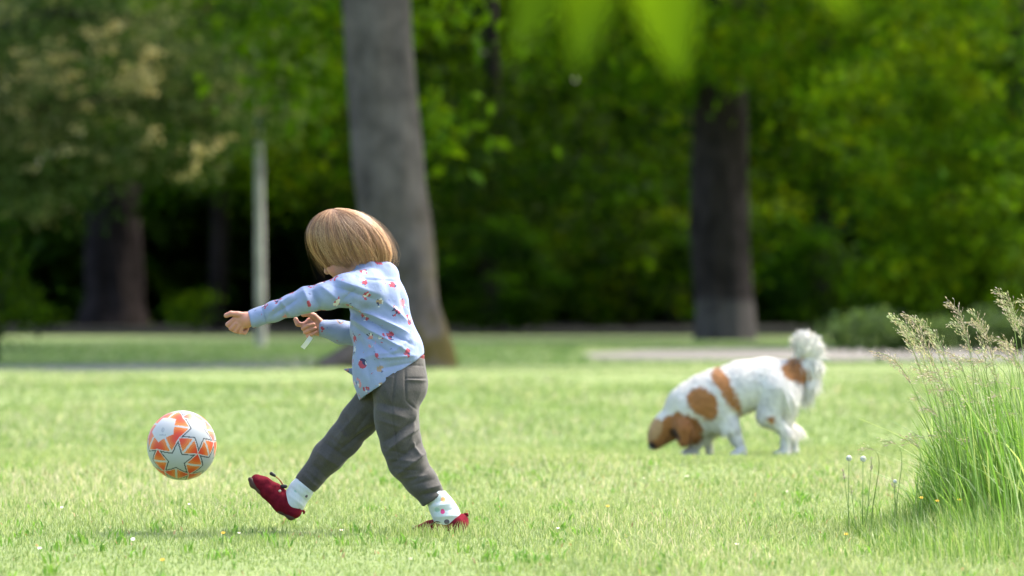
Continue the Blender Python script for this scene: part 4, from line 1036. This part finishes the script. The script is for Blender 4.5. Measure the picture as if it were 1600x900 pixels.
# ------------------------------------------------------------------ dog
DD = 24.5
def G(px, py, dy=0.0): return W(px, py, DD + dy)
def build_dog():
    og = G(1160, 712); og[2] = float(ground(og[0], DD))
    dog = empty('dog', og); tag(dog, 'white and chestnut long haired dog sniffing the lawn', 'dog')
    v = Vol(G(995, 725, -0.2), G(1310, 505, 0.2), 0.0045)
    # trunk: deep chest, tucked belly, croup
    v.chain([G(1098, 628), G(1125, 618), G(1160, 604), G(1195, 598), G(1218, 594)], [0.098, 0.108, 0.100, 0.096, 0.084], 0.03)
    v.ell(G(1115, 634), (PX, PY, PZ), (0.09, 0.085, 0.095), 0.03)
    v.ell(G(1215, 612, -0.03), (PX, PY, PZ), (0.072, 0.07, 0.10), 0.03); v.ell(G(1215, 612, 0.03), (PX, PY, PZ), (0.07, 0.07, 0.10), 0.03)
    # neck down to the head
    v.chain([G(1098, 622), G(1072, 636), G(1056, 655)], [0.092, 0.082, 0.066], 0.03); v.ell(G(1078, 664), (PX, PY, PZ), (0.055, 0.05, 0.05), 0.03)
    # head: skull, muzzle, nose, hanging ears
    v.chain([G(1052, 660), G(1045, 668), G(1031, 682), G(1024, 691)], [0.055, 0.055, 0.037, 0.029], 0.02)
    v.ell(G(1043, 662), (dirv(-1, 1, 0), PY, dirv(1, 1, 0)), (0.06, 0.058, 0.05), 0.02)
    v.ell(G(1031, 671), (dirv(-0.6, 1, 0), PY, dirv(1, 0.6, 0)), (0.062, 0.044, 0.042), 0.02)
    v.ell(G(1047, 677, -0.056), (PX, PY, PZ), (0.012, 0.008, 0.012), 0, True)
    v.cone(G(1022, 696), G(1018, 697), 0.016, 0.013, 0.006)
    for s in (-1, 1):
        v.chain([G(1056, 655, s * 0.055), G(1066, 668, s * 0.075), G(1066, 684, s * 0.075)], [0.024, 0.034, 0.024], 0.008)
    # front legs
    v.chain([G(1120, 640, -0.055), G(1138, 662, -0.06), G(1150, 685, -0.06), G(1158, 704, -0.06), G(1155, 711, -0.065)], [0.050, 0.034, 0.022, 0.017, 0.018], 0.02)
    v.cone(G(1157, 710, -0.062), G(1147, 712, -0.065), 0.022, 0.02, 0.012)
    v.chain([G(1112, 645, 0.055), G(1112, 670, 0.06), G(1090, 692, 0.065), G(1080, 706, 0.065)], [0.045, 0.030, 0.020, 0.016], 0.02)
    v.cone(G(1105, 680, 0.07), G(1108, 706, 0.09), 0.02, 0.016, 0.012)
    v.cone(G(1080, 708, 0.065), G(1072, 710, 0.065), 0.02, 0.018, 0.012)
    # hind legs: stifle forward, hock back, shank down
    v.chain([G(1212, 612, -0.055), G(1200, 648, -0.075), G(1228, 676, -0.07), G(1226, 706, -0.07)], [0.080, 0.042, 0.022, 0.018], 0.022)
    v.cone(G(1226, 708, -0.07), G(1214, 711, -0.072), 0.019, 0.017, 0.01)
    v.chain([G(1216, 612, 0.055), G(1212, 648, 0.075), G(1240, 674, 0.07), G(1240, 704, 0.07)], [0.078, 0.040, 0.021, 0.017], 0.022)
    v.cone(G(1240, 707, 0.07), G(1228, 710, 0.072), 0.022, 0.02, 0.012)
    # tail: out behind, then up and over
    v.chain([G(1222, 580), G(1238, 575), G(1253, 573), G(1261, 561), G(1259, 547), G(1253, 539)], [0.034, 0.028, 0.030, 0.034, 0.034, 0.028], 0.015)
    v.chain([G(1258, 556), G(1268, 562), G(1265, 592), G(1256, 618)], [0.03, 0.030, 0.018, 0.008], 0.015)
    V, Fq = v.mesh(); V = relax(V, Fq, 2); Nn = vnormals(V, Fq)
    def colour(P, rng):
        px = 800 + P[:, 0] / P[:, 1] * FPX; py = 450 - (P[:, 2] - CAM_H) / P[:, 1] * FPX
        j = sines(95, 10, 15, 60)(P) * 3; px = px + j; py = py + sines(96, 10, 15, 60)(P) * 3
        C = np.tile(np.array([0.80, 0.77, 0.70]), (len(P), 1))
        def el(cx, cy, rx, ry, a):
            a = math.radians(a); dx, dy = px - cx, py - cy
            return ((dx * math.cos(a) + dy * math.sin(a)) / rx) ** 2 + ((-dx * math.sin(a) + dy * math.cos(a)) / ry) ** 2 < 1
        br = el(1096, 629, 24, 19, 48) | el(1122, 594, 20, 11, 62) | el(1136, 620, 26, 10, 62) | el(1146, 638, 12, 4, 60)
        br |= el(1240, 575, 24, 13, 2) | el(1197, 653, 7, 6, 0)
        hd = el(1060, 668, 28, 26, 20) | el(1032, 684, 22, 22, 0)
        blaze = el(1021, 672, 8, 16, 30) | el(1044, 640, 12, 8, -30)
        C[br] = (0.45, 0.195, 0.062); C[hd & ~blaze] = (0.41, 0.17, 0.052)
        C[el(1020, 674, 11, 18, 20) & (py > 650)] = (0.56, 0.34, 0.17)
        C[el(1052, 677, 10, 7, 25)] = (0.10, 0.045, 0.02)
        C[el(1018, 697, 4, 4, 0)] = (0.03, 0.02, 0.02)
        C[el(1165, 559, 8, 3, 0)] = (0.5, 0.28, 0.14)
        return C * rng.uniform(0.68, 1.1, (len(P), 1))
    rng = np.random.default_rng(44)
    body = mesh('body', V, Fq, M['fur'], dog, og, colour(V, rng) * 0.9)
    # coat: tufts laid along the body, longer on tail, breeches, chest and legs
    A = np.linalg.norm(np.cross(V[Fq[:, 1]] - V[Fq[:, 0]], V[Fq[:, 3]] - V[Fq[:, 0]]), axis=1)
    n = 60000; fi = rng.choice(len(Fq), n, p=A / A.sum())
    u, t = rng.random((n, 1)), rng.random((n, 1))
    P = V[Fq[fi, 0]] * (1 - u) * (1 - t) + V[Fq[fi, 1]] * u * (1 - t) + V[Fq[fi, 2]] * u * t + V[Fq[fi, 3]] * (1 - u) * t
    nn = Nn[Fq[fi, 0]]
    px = 800 + P[:, 0] / P[:, 1] * FPX; py = 450 - (P[:, 2] - CAM_H) / P[:, 1] * FPX
    flow = np.tile(np.array([0.75, 0, -0.65]), (n, 1))
    tail = (px > 1236) & (py < 650) & (px + 0 * py > 1240 - (py > 600) * 10)
    top = tail & (py < 560); flow[top] = (0.30, 0, 0.6); flow[tail & ~top] = (0.25, 0, -1)
    head = px < 1060; flow[head] = (0.6, 0, 0.35)
    flow = flow + rng.normal(0, 0.28, (n, 3)); flow -= nn * (flow * nn).sum(1)[:, None]; flow /= np.linalg.norm(flow, axis=1)[:, None]
    Ln = rng.uniform(0.014, 0.034, n); Ln[head] *= 0.45
    Ln[tail] *= 1.9; Ln[tail & (px > 1258)] *= 1.2
    breech = (px > 1222) & (py > 600) & (py < 668) & ~tail; Ln[breech] *= 1.8; flow[breech] += (0.1, 0, -0.6)
    legs = (py > 666) & (px > 1085); Ln[legs] *= 0.38
    chest = (px > 1075) & (px < 1180) & (py > 655) & (py < 690); Ln[chest] *= 1.3; flow[chest] += (0, 0, -0.5)
    lift = rng.uniform(0.15, 0.55, (n, 1)); lift[tail] *= 1.5
    S = np.cross(flow, nn); S /= np.linalg.norm(S, axis=1)[:, None] + 1e-9
    wd = rng.uniform(0.0018, 0.004, n)[:, None]; L = Ln[:, None]
    m1 = P + flow * L * 0.5 + nn * L * lift * 0.5; tp = P + flow * L + nn * L * lift * 0.55 + np.array([0, 0, -1]) * L * 0.12
    VV = np.stack([P - S * wd, P + S * wd, m1 - S * wd * 0.8, m1 + S * wd * 0.8, tp], 1).reshape(-1, 3)
    b = np.arange(n)[:, None] * 5; Cc = np.repeat(colour(P, rng), 5, 0)
    tag(mesh('coat', VV, [b + np.array([0, 1, 3, 2]), b + np.array([2, 3, 4])], M['fur'], dog, og, Cc), kind='stuff')
build_dog()

# ------------------------------------------------------------------ tall grass at the right
def build_tall():
    rng = np.random.default_rng(17)
    o = np.array([1.55, 16.9, 0.0])
    t = empty('tall_grass', o); tag(t, 'clump of tall flowering grass at the right edge of the lawn', 'grass clump')
    pal = np.array([[0.085, 0.18, 0.03], [0.13, 0.25, 0.045], [0.20, 0.32, 0.09], [0.32, 0.40, 0.18]])
    # long blades
    Vs, Fs, Cs = [], [], []
    n = 2900
    bx = 1.24 + np.abs(rng.normal(0, 0.42, n)); by = 16.9 + rng.normal(0, 0.38, n)
    H = rng.uniform(0.12, 0.54, n) * np.clip((bx - 1.16) / 0.2, 0.4, 1.0)
    for i in range(n):
        ld = rng.normal(math.pi, 0.9); ln = abs(rng.normal(0.18, 0.16)); droop = rng.random() < 0.25
        tt = np.linspace(0, 1, 6); h = H[i]
        cx = bx[i] + math.cos(ld) * ln * h * (tt ** 1.8) * (2.2 if droop else 1)
        cy = by[i] + math.sin(ld) * ln * h * (tt ** 1.8) * (2.2 if droop else 1)
        cz = h * (tt - (0.35 if droop else 0.06) * tt ** 3)
        az = rng.uniform(0, 3.14); s = np.array([math.cos(az), math.sin(az), 0]) * rng.uniform(0.0016, 0.0036)
        C = np.stack([cx, cy, cz], 1); ww = np.array([0.8, 1, 0.95, 0.8, 0.5, 0.05])[:, None]
        Vs.append(np.stack([C - s * ww, C + s * ww], 1).reshape(-1, 3)); j = i * 12 + np.arange(5)[:, None] * 2
        Fs.append(j + np.array([0, 1, 3, 2])); c = (pal * 1.1)[rng.choice(4, p=[0.2, 0.35, 0.3, 0.15])] * rng.uniform(0.8, 1.2)
        Cs.append(np.tile(c, (12, 1)))
    tag(mesh('blades', np.concatenate(Vs), np.concatenate(Fs), M['tallgrass'], t, o, np.concatenate(Cs)), kind='stuff')
    # low fringe of grass round the clump
    n = 6000
    x = 1.02 + np.abs(rng.normal(0, 0.5, n)) - 0.05 * rng.random(n); y = rng.normal(16.2, 0.75, n)
    P = np.stack([x, y, ground(x, y)], 1)
    k = (np.abs(y - 16.2) < 1.5); P = P[k]; n = len(P)
    H = rng.uniform(0.03, 0.12, n) * np.clip((P[:, 0] - 0.85) / 0.35, 0.3, 1.2)
    Vb, Fb = blades(P, H, rng.uniform(0.0018, 0.0035, n), rng.normal(math.pi, 1.4, n), np.abs(rng.normal(0.3, 0.25, n)).clip(0, 1), rng.uniform(0, 3.14, n))
    tag(mesh('fringe', Vb, Fb, M['tallgrass'], t, o, np.repeat((pal * np.array([1.12, 1.02, 1.2]))[rng.choice(4, n, p=[0.15, 0.3, 0.3, 0.25])] * rng.uniform(0.8, 1.2, (n, 1)), 5, 0), False), kind='stuff')
    # flowering stems, each with its own seed head
    spec = [((1362, 552), (1498, 800), 15), ((1388, 492), (1500, 830), 18), ((1396, 498), (1506, 835), 18), ((1410, 490), (1512, 830), 18), ((1424, 497), (1520, 832), 17), ((1446, 516), (1528, 835), 14),
            ((1478, 472), (1540, 830), 12), ((1482, 506), (1548, 835), 12), ((1514, 485), (1556, 835), 16), ((1512, 503), (1566, 838), 14), ((1552, 455), (1622, 830), 18), ((1556, 468), (1606, 836), 12),
            ((1550, 531), (1600, 832), 10), ((1562, 536), (1612, 840), 10), ((1592, 470), (1650, 830), 14), ((1590, 500), (1640, 836), 12), ((1408, 520), (1496, 825), 12), ((1432, 545), (1510, 830), 11),
            ((1470, 550), (1530, 832), 10), ((1500, 560), (1548, 835), 10), ((1530, 548), (1580, 835), 11), ((1575, 560), (1610, 836), 9), ((1420, 575), (1490, 826), 9), ((1450, 590), (1500, 830), 8), ((1610, 480), (1660, 838), 14),
            ((1640, 500), (1690, 830), 14), ((1670, 470), (1710, 832), 15), ((1700, 510), (1740, 830), 13), ((1345, 700), (1362, 835), 4), ((1376, 690), (1400, 830), 5), ((1440, 640), (1470, 825), 6), ((1455, 610), (1485, 828), 7), ((1330, 760), (1338, 846), 3), ((1411, 688), (1428, 820), 6), ((1425, 680), (1434, 818), 4), ((1363, 716), (1352, 818), 4), ((1318, 735), (1330, 838), 3), ((1396, 750), (1404, 838), 3)]
    for k in range(52):
        bx_ = rng.uniform(1490, 1690); spec.append(((bx_ - rng.uniform(25, 90), rng.uniform(540, 690)), (bx_, rng.uniform(815, 845)), rng.uniform(2.5, 5)))
    for k, (tp, bs, hl) in enumerate(spec):
        D = 16.9 + rng.normal(0, 0.28) if k < 28 or k > 37 else 16.7
        b = W(bs[0], bs[1], D); b[2] = 0.0; e = W(tp[0], tp[1], D + rng.normal(0, 0.06))
        big = e[2] - b[2] > 0.25
        tt = np.linspace(0, 1, 16)[:, None]; arc = 0.5 if big else 0.1
        mid = b + (e - b) * np.array([0.22, 0.5, 0.62]) if big else (b + e) / 2
        C = b * (1 - tt) ** 2 + 2 * mid * tt * (1 - tt) + e * tt ** 2
        if big:
            c1_ = b + (e - b) * np.array([0.30, 0.3, 0.52]); c2_ = e + np.array([rng.uniform(0.06, 0.12), 0, rng.uniform(0.0, 0.04)])
            C = b * (1 - tt) ** 3 + 3 * c1_ * tt * (1 - tt) ** 2 + 3 * c2_ * tt ** 2 * (1 - tt) + e * tt ** 3
        V, Fq = tube(C, np.linspace(0.0016, 0.0007, 16), 5)
        gcol = np.array([0.26, 0.36, 0.12]) * rng.uniform(0.75, 1.2)
        stem = mesh('stem', V, Fq, M['tallgrass'], t, o, np.tile(gcol, (len(V), 1)))
        # seed head: short side branches with small scales
        ns = int(hl * 7); L = hl * 0.0105
        arcl = np.linalg.norm(np.diff(C, axis=0), axis=1); s_end = np.concatenate([[0], np.cumsum(arcl)]); tot = s_end[-1]
        u = rng.uniform(0, 1, ns) ** 0.9; sp = tot - u * min(L, tot * 0.6)
        base = np.stack([np.interp(sp, s_end, C[:, a]) for a in range(3)], 1); j = np.clip(np.searchsorted(s_end, sp), 1, 15)
        T = (C[j] - C[j - 1]); T /= np.linalg.norm(T, axis=1)[:, None]
        side = rng.normal(size=(ns, 3)) * np.array([1, 0.8, 0.5]) + np.array([-0.5, 0, -0.15]); side -= T * (side * T).sum(1)[:, None]; side /= np.linalg.norm(side, axis=1)[:, None]
        open_ = (0.024 if big else 0.005) * np.sin(np.clip(u * 0.9 + 0.08, 0, 1) * math.pi) * rng.uniform(0.2, 1, ns)
        P = base + side * open_[:, None] + T * open_[:, None] * 0.9
        tx = T + side * 0.35 + rng.normal(0, 0.18, (ns, 3)); tx /= np.linalg.norm(tx, axis=1)[:, None]
        ss = np.cross(tx, rng.normal(size=(ns, 3))); ss /= np.linalg.norm(ss, axis=1)[:, None]
        Ls = rng.uniform(0.006, 0.012, ns)[:, None]; ws = Ls * 0.17
        V = np.stack([P, P + tx * Ls * 0.45 + ss * ws, P + tx * Ls, P + tx * Ls * 0.45 - ss * ws], 1).reshape(-1, 3)
        q = np.arange(ns)[:, None] * 4 + np.array([0, 1, 2, 3])
        # fine side branches
        bs_ = np.cross(P - base, np.array([0, 1.0, 0.1])); bs_ /= np.linalg.norm(bs_, axis=1)[:, None] + 1e-9
        V2 = np.stack([base - bs_ * 0.0004, base + bs_ * 0.0004, P + bs_ * 0.0003, P - bs_ * 0.0003], 1).reshape(-1, 3)
        V = np.concatenate([V, V2]); q = np.concatenate([q, q + ns * 4])
        hcol = np.array([[0.52, 0.45, 0.35], [0.44, 0.36, 0.31], [0.50, 0.52, 0.33], [0.40, 0.46, 0.24]])[rng.integers(0, 4 if k % 3 else 2, ns)] * rng.uniform(0.8, 1.25, (ns, 1))
        mesh('seed_head', V, q, M['seed'], stem, o, np.concatenate([np.repeat(hcol, 4, 0), np.repeat(hcol * 0.8, 4, 0)]), False)
build_tall()

# ------------------------------------------------------------------ flowers in the lawn
def flowers():
    rng = np.random.default_rng(23)
    def stem(o, h, parent):
        V, Fq = tube([o, o + np.array([0.002, 0, h * 0.5]), o + np.array([0.003, 0, h])], [0.0012, 0.001, 0.001], 5)
        mesh('stem', V, Fq, M['stemg'], parent, o)
    M['stemg'] = flat_mat('flower_stem', (0.16, 0.26, 0.06)); M['yellow'] = flat_mat('yellow_petal', (0.75, 0.45, 0.03)); M['wpetal'] = flat_mat('white_petal', (0.8, 0.8, 0.76))
    M['fluff'] = attr_mat('dandelion_fluff', 0.9, 0.3, 0.1)
    def disc(c, r, npet, m, parent, o, tilt):
        a = np.arange(npet) * 2 * math.pi / npet; ax = np.stack([np.cos(a), np.sin(a), 0.25 + 0 * a], 1); sd = np.stack([-np.sin(a), np.cos(a), 0 * a], 1)
        V = np.stack([c + ax * r * 0.15, c + ax * r * 0.6 + sd * r * 0.22, c + ax * r, c + ax * r * 0.6 - sd * r * 0.22], 1)
        V[..., 2] += (V[..., 1] - c[1]) * tilt; V = V.reshape(-1, 3)
        mesh('petals', V, np.arange(npet)[:, None] * 4 + np.array([0, 1, 2, 3]), m, parent, o, smooth=False)
        V, Fq = tube([c + (0, 0, -0.001), c + (0, 0, 0.003)], [r * 0.3, r * 0.22], 8); mesh('centre', V, Fq, M['yellow'], parent, o)
    def ground_at(px, py):
        D = CAM_H * FPX / (py - 450)
        for _ in range(4):
            x = (px - 800) / FPX * D; D = (CAM_H - float(ground(x, D))) * FPX / (py - 450)
        return np.array([(px - 800) / FPX * D, D, float(ground((px - 800) / FPX * D, D))])
    clocks = [(1325, 716, 'white dandelion clock left of its twin by the tall grass'), (1347, 717, 'white dandelion clock right of its twin by the tall grass'), (1397, 752, 'small white dandelion clock low in the grass fringe')]
    for px, py, lab in clocks:
        D = 16.6; h = CAM_H - (py - 450) / FPX * D; o = np.array([(px - 800) / FPX * D, D, 0.0]); t = empty('dandelion_clock', o); tag(t, lab, 'dandelion', 'dandelion clocks')
        stem(o, h, t); c = o + np.array([0.003, 0, h]); n = 260
        d = rng.normal(size=(n, 3)); d /= np.linalg.norm(d, axis=1)[:, None]; s = np.cross(d, rng.normal(size=(n, 3))); s /= np.linalg.norm(s, axis=1)[:, None]
        r = 0.0090 if px < 1390 else 0.006
        V = np.stack([c + d * r * 0.2, c + d * r + s * r * 0.3, c + d * r - s * r * 0.3], 1).reshape(-1, 3)
        
        Vi, Fi = tube([c + np.array([0, 0, z]) * r for z in (-0.9, -0.7, -0.3, 0, 0.3, 0.7, 0.9)], [r * 0.4, r * 0.65, r * 0.86, r * 0.9, r * 0.86, r * 0.65, r * 0.4], 14); mesh('seed_ball', Vi, Fi, M['wpetal'], t, o)
        mesh('fluff', V, np.arange(n)[:, None] * 3 + np.array([0, 1, 2]), M['fluff'], t, o, np.full((n * 3, 3), 0.82), False)
    dz = [(294, 792, 'tiny white daisy in the lawn just below the ball'), (206, 850, 'tiny white daisy in the lawn lower left of the ball'), (372, 838, 'tiny white daisy between the ball and the kicking shoe'), (95, 794, 'tiny white daisy left of the ball'),
          (532, 834, 'tiny white daisy between the two shoes'), (1005, 749, 'left daisy of three in the lawn below the dog'), (1028, 752, 'middle daisy of three in the lawn below the dog'), (1072, 744, 'right daisy of three in the lawn below the dog'),
          (870, 828, 'tiny white daisy right of the standing shoe'), (1150, 856, 'tiny white daisy in front of the dog near the bottom edge'), (1228, 768, 'tiny white daisy left of the grass fringe'), (60, 862, 'tiny white daisy in the bottom left corner'), (640, 880, 'tiny white daisy at the bottom edge below the standing shoe')]
    for k, (px, py, lab) in enumerate(dz):
        g = ground_at(px, py + 14); h = 0.030 + 0.008 * rng.random(); t = empty('daisy', g); tag(t, lab, 'daisy', 'daisies scattered over the lawn')
        stem(g, h, t); disc(g + np.array([0.003, 0, h]), rng.uniform(0.004, 0.0065), 12, M['wpetal'], t, g, rng.uniform(0.2, 0.7))
    yl = [(1438, 778, 'left yellow flower of three in the grass fringe'), (1463, 783, 'middle yellow flower of three in the grass fringe'), (1497, 781, 'right yellow flower of three in the grass fringe'), (252, 880, 'tiny yellow flower at the bottom below the ball'),
          (347, 836, 'tiny yellow flower left of the kicking shoe'), (948, 792, 'tiny yellow flower in the lawn right of the standing shoe'), (1320, 838, 'tiny yellow flower at the left foot of the grass fringe')]
    for k, (px, py, lab) in enumerate(yl):
        g = ground_at(px, py + 16); h = 0.034
        if px > 1400: g = np.array([(px - 800) / FPX * 16.3, 16.3, 0.0]); h = CAM_H - (py - 450) / FPX * 16.3
        t = empty('buttercup', g); tag(t, lab, 'flower', 'small yellow flowers')
        stem(g, h, t); disc(g + np.array([0.003, 0, h]), 0.007, 6, M['yellow'], t, g, 0.5)
flowers()

# ------------------------------------------------------------------ blurred leaves hanging into the top of the picture
def near_branch():
    D = 5.4; rng = np.random.default_rng(3)
    o = W(940, -260, D)
    t = empty('leafy_branch', o); tag(t, 'out of focus green leaves hanging from a twig close to the camera', 'branch')
    P = np.array([W(1900, -1500, D + 0.6), W(1400, -600, D + 0.3), W(1180, -300, D), W(980, -190, D), W(860, -160, D)])
    tt = np.linspace(0, 1, 20); C = np.stack([np.interp(tt, np.linspace(0, 1, 5), P[:, a]) for a in range(3)], 1)
    V, Fq = tube(C, np.linspace(0.012, 0.002, 20), 8); mesh('twig', V, Fq, M['bark_dark'], t, o)
    lf = [((890, -170), (800, 92), 40, 0), ((930, -150), (900, 112), 40, 0.02), ((995, -160), (1064, 130), 48, -0.02), ((1160, -240), (1340, 40), 36, 0.0), ((900, -160), (700, -40), 46, 0.05), ((1060, -200), (1150, -10), 50, 0.1)]
    for (a, b, hw, dd) in lf:
        A = W(*a, D + dd); B = W(*b, D + dd - 0.02); ax = B - A; L = np.linalg.norm(ax); ax /= L
        sd = np.cross(ax, np.array([0.15, 1, 0.1])); sd /= np.linalg.norm(sd); nn = np.cross(sd, ax); hwm = hw / FPX * D
        u = np.linspace(0, 1, 12); prof = np.sin(np.clip(u ** 0.8, 0, 1) * math.pi) ** 0.9 * hwm * 1.05; prof[0] = prof[-1] = hwm * 0.03
        mid = A + ax * (u * L)[:, None] + nn * (0.02 * np.sin(u * 3.14))[:, None]
        ser = 1 + 0.06 * (np.arange(12) % 2)
        V = np.concatenate([mid, mid + sd * (prof * ser)[:, None] + nn * (prof * 0.3)[:, None], mid - sd * (prof * ser)[:, None] + nn * (prof * 0.3)[:, None]])
        j = np.arange(11)[:, None]
        q = np.concatenate([j + np.array([0, 1, 13, 12]), j + np.array([0, 24, 25, 1])])
        mesh('leaf', V, q, M['leaf'], t, o, np.tile(np.array([0.085, 0.155, 0.004]) * rng.uniform(0.85, 1.15), (len(V), 1)))
near_branch()
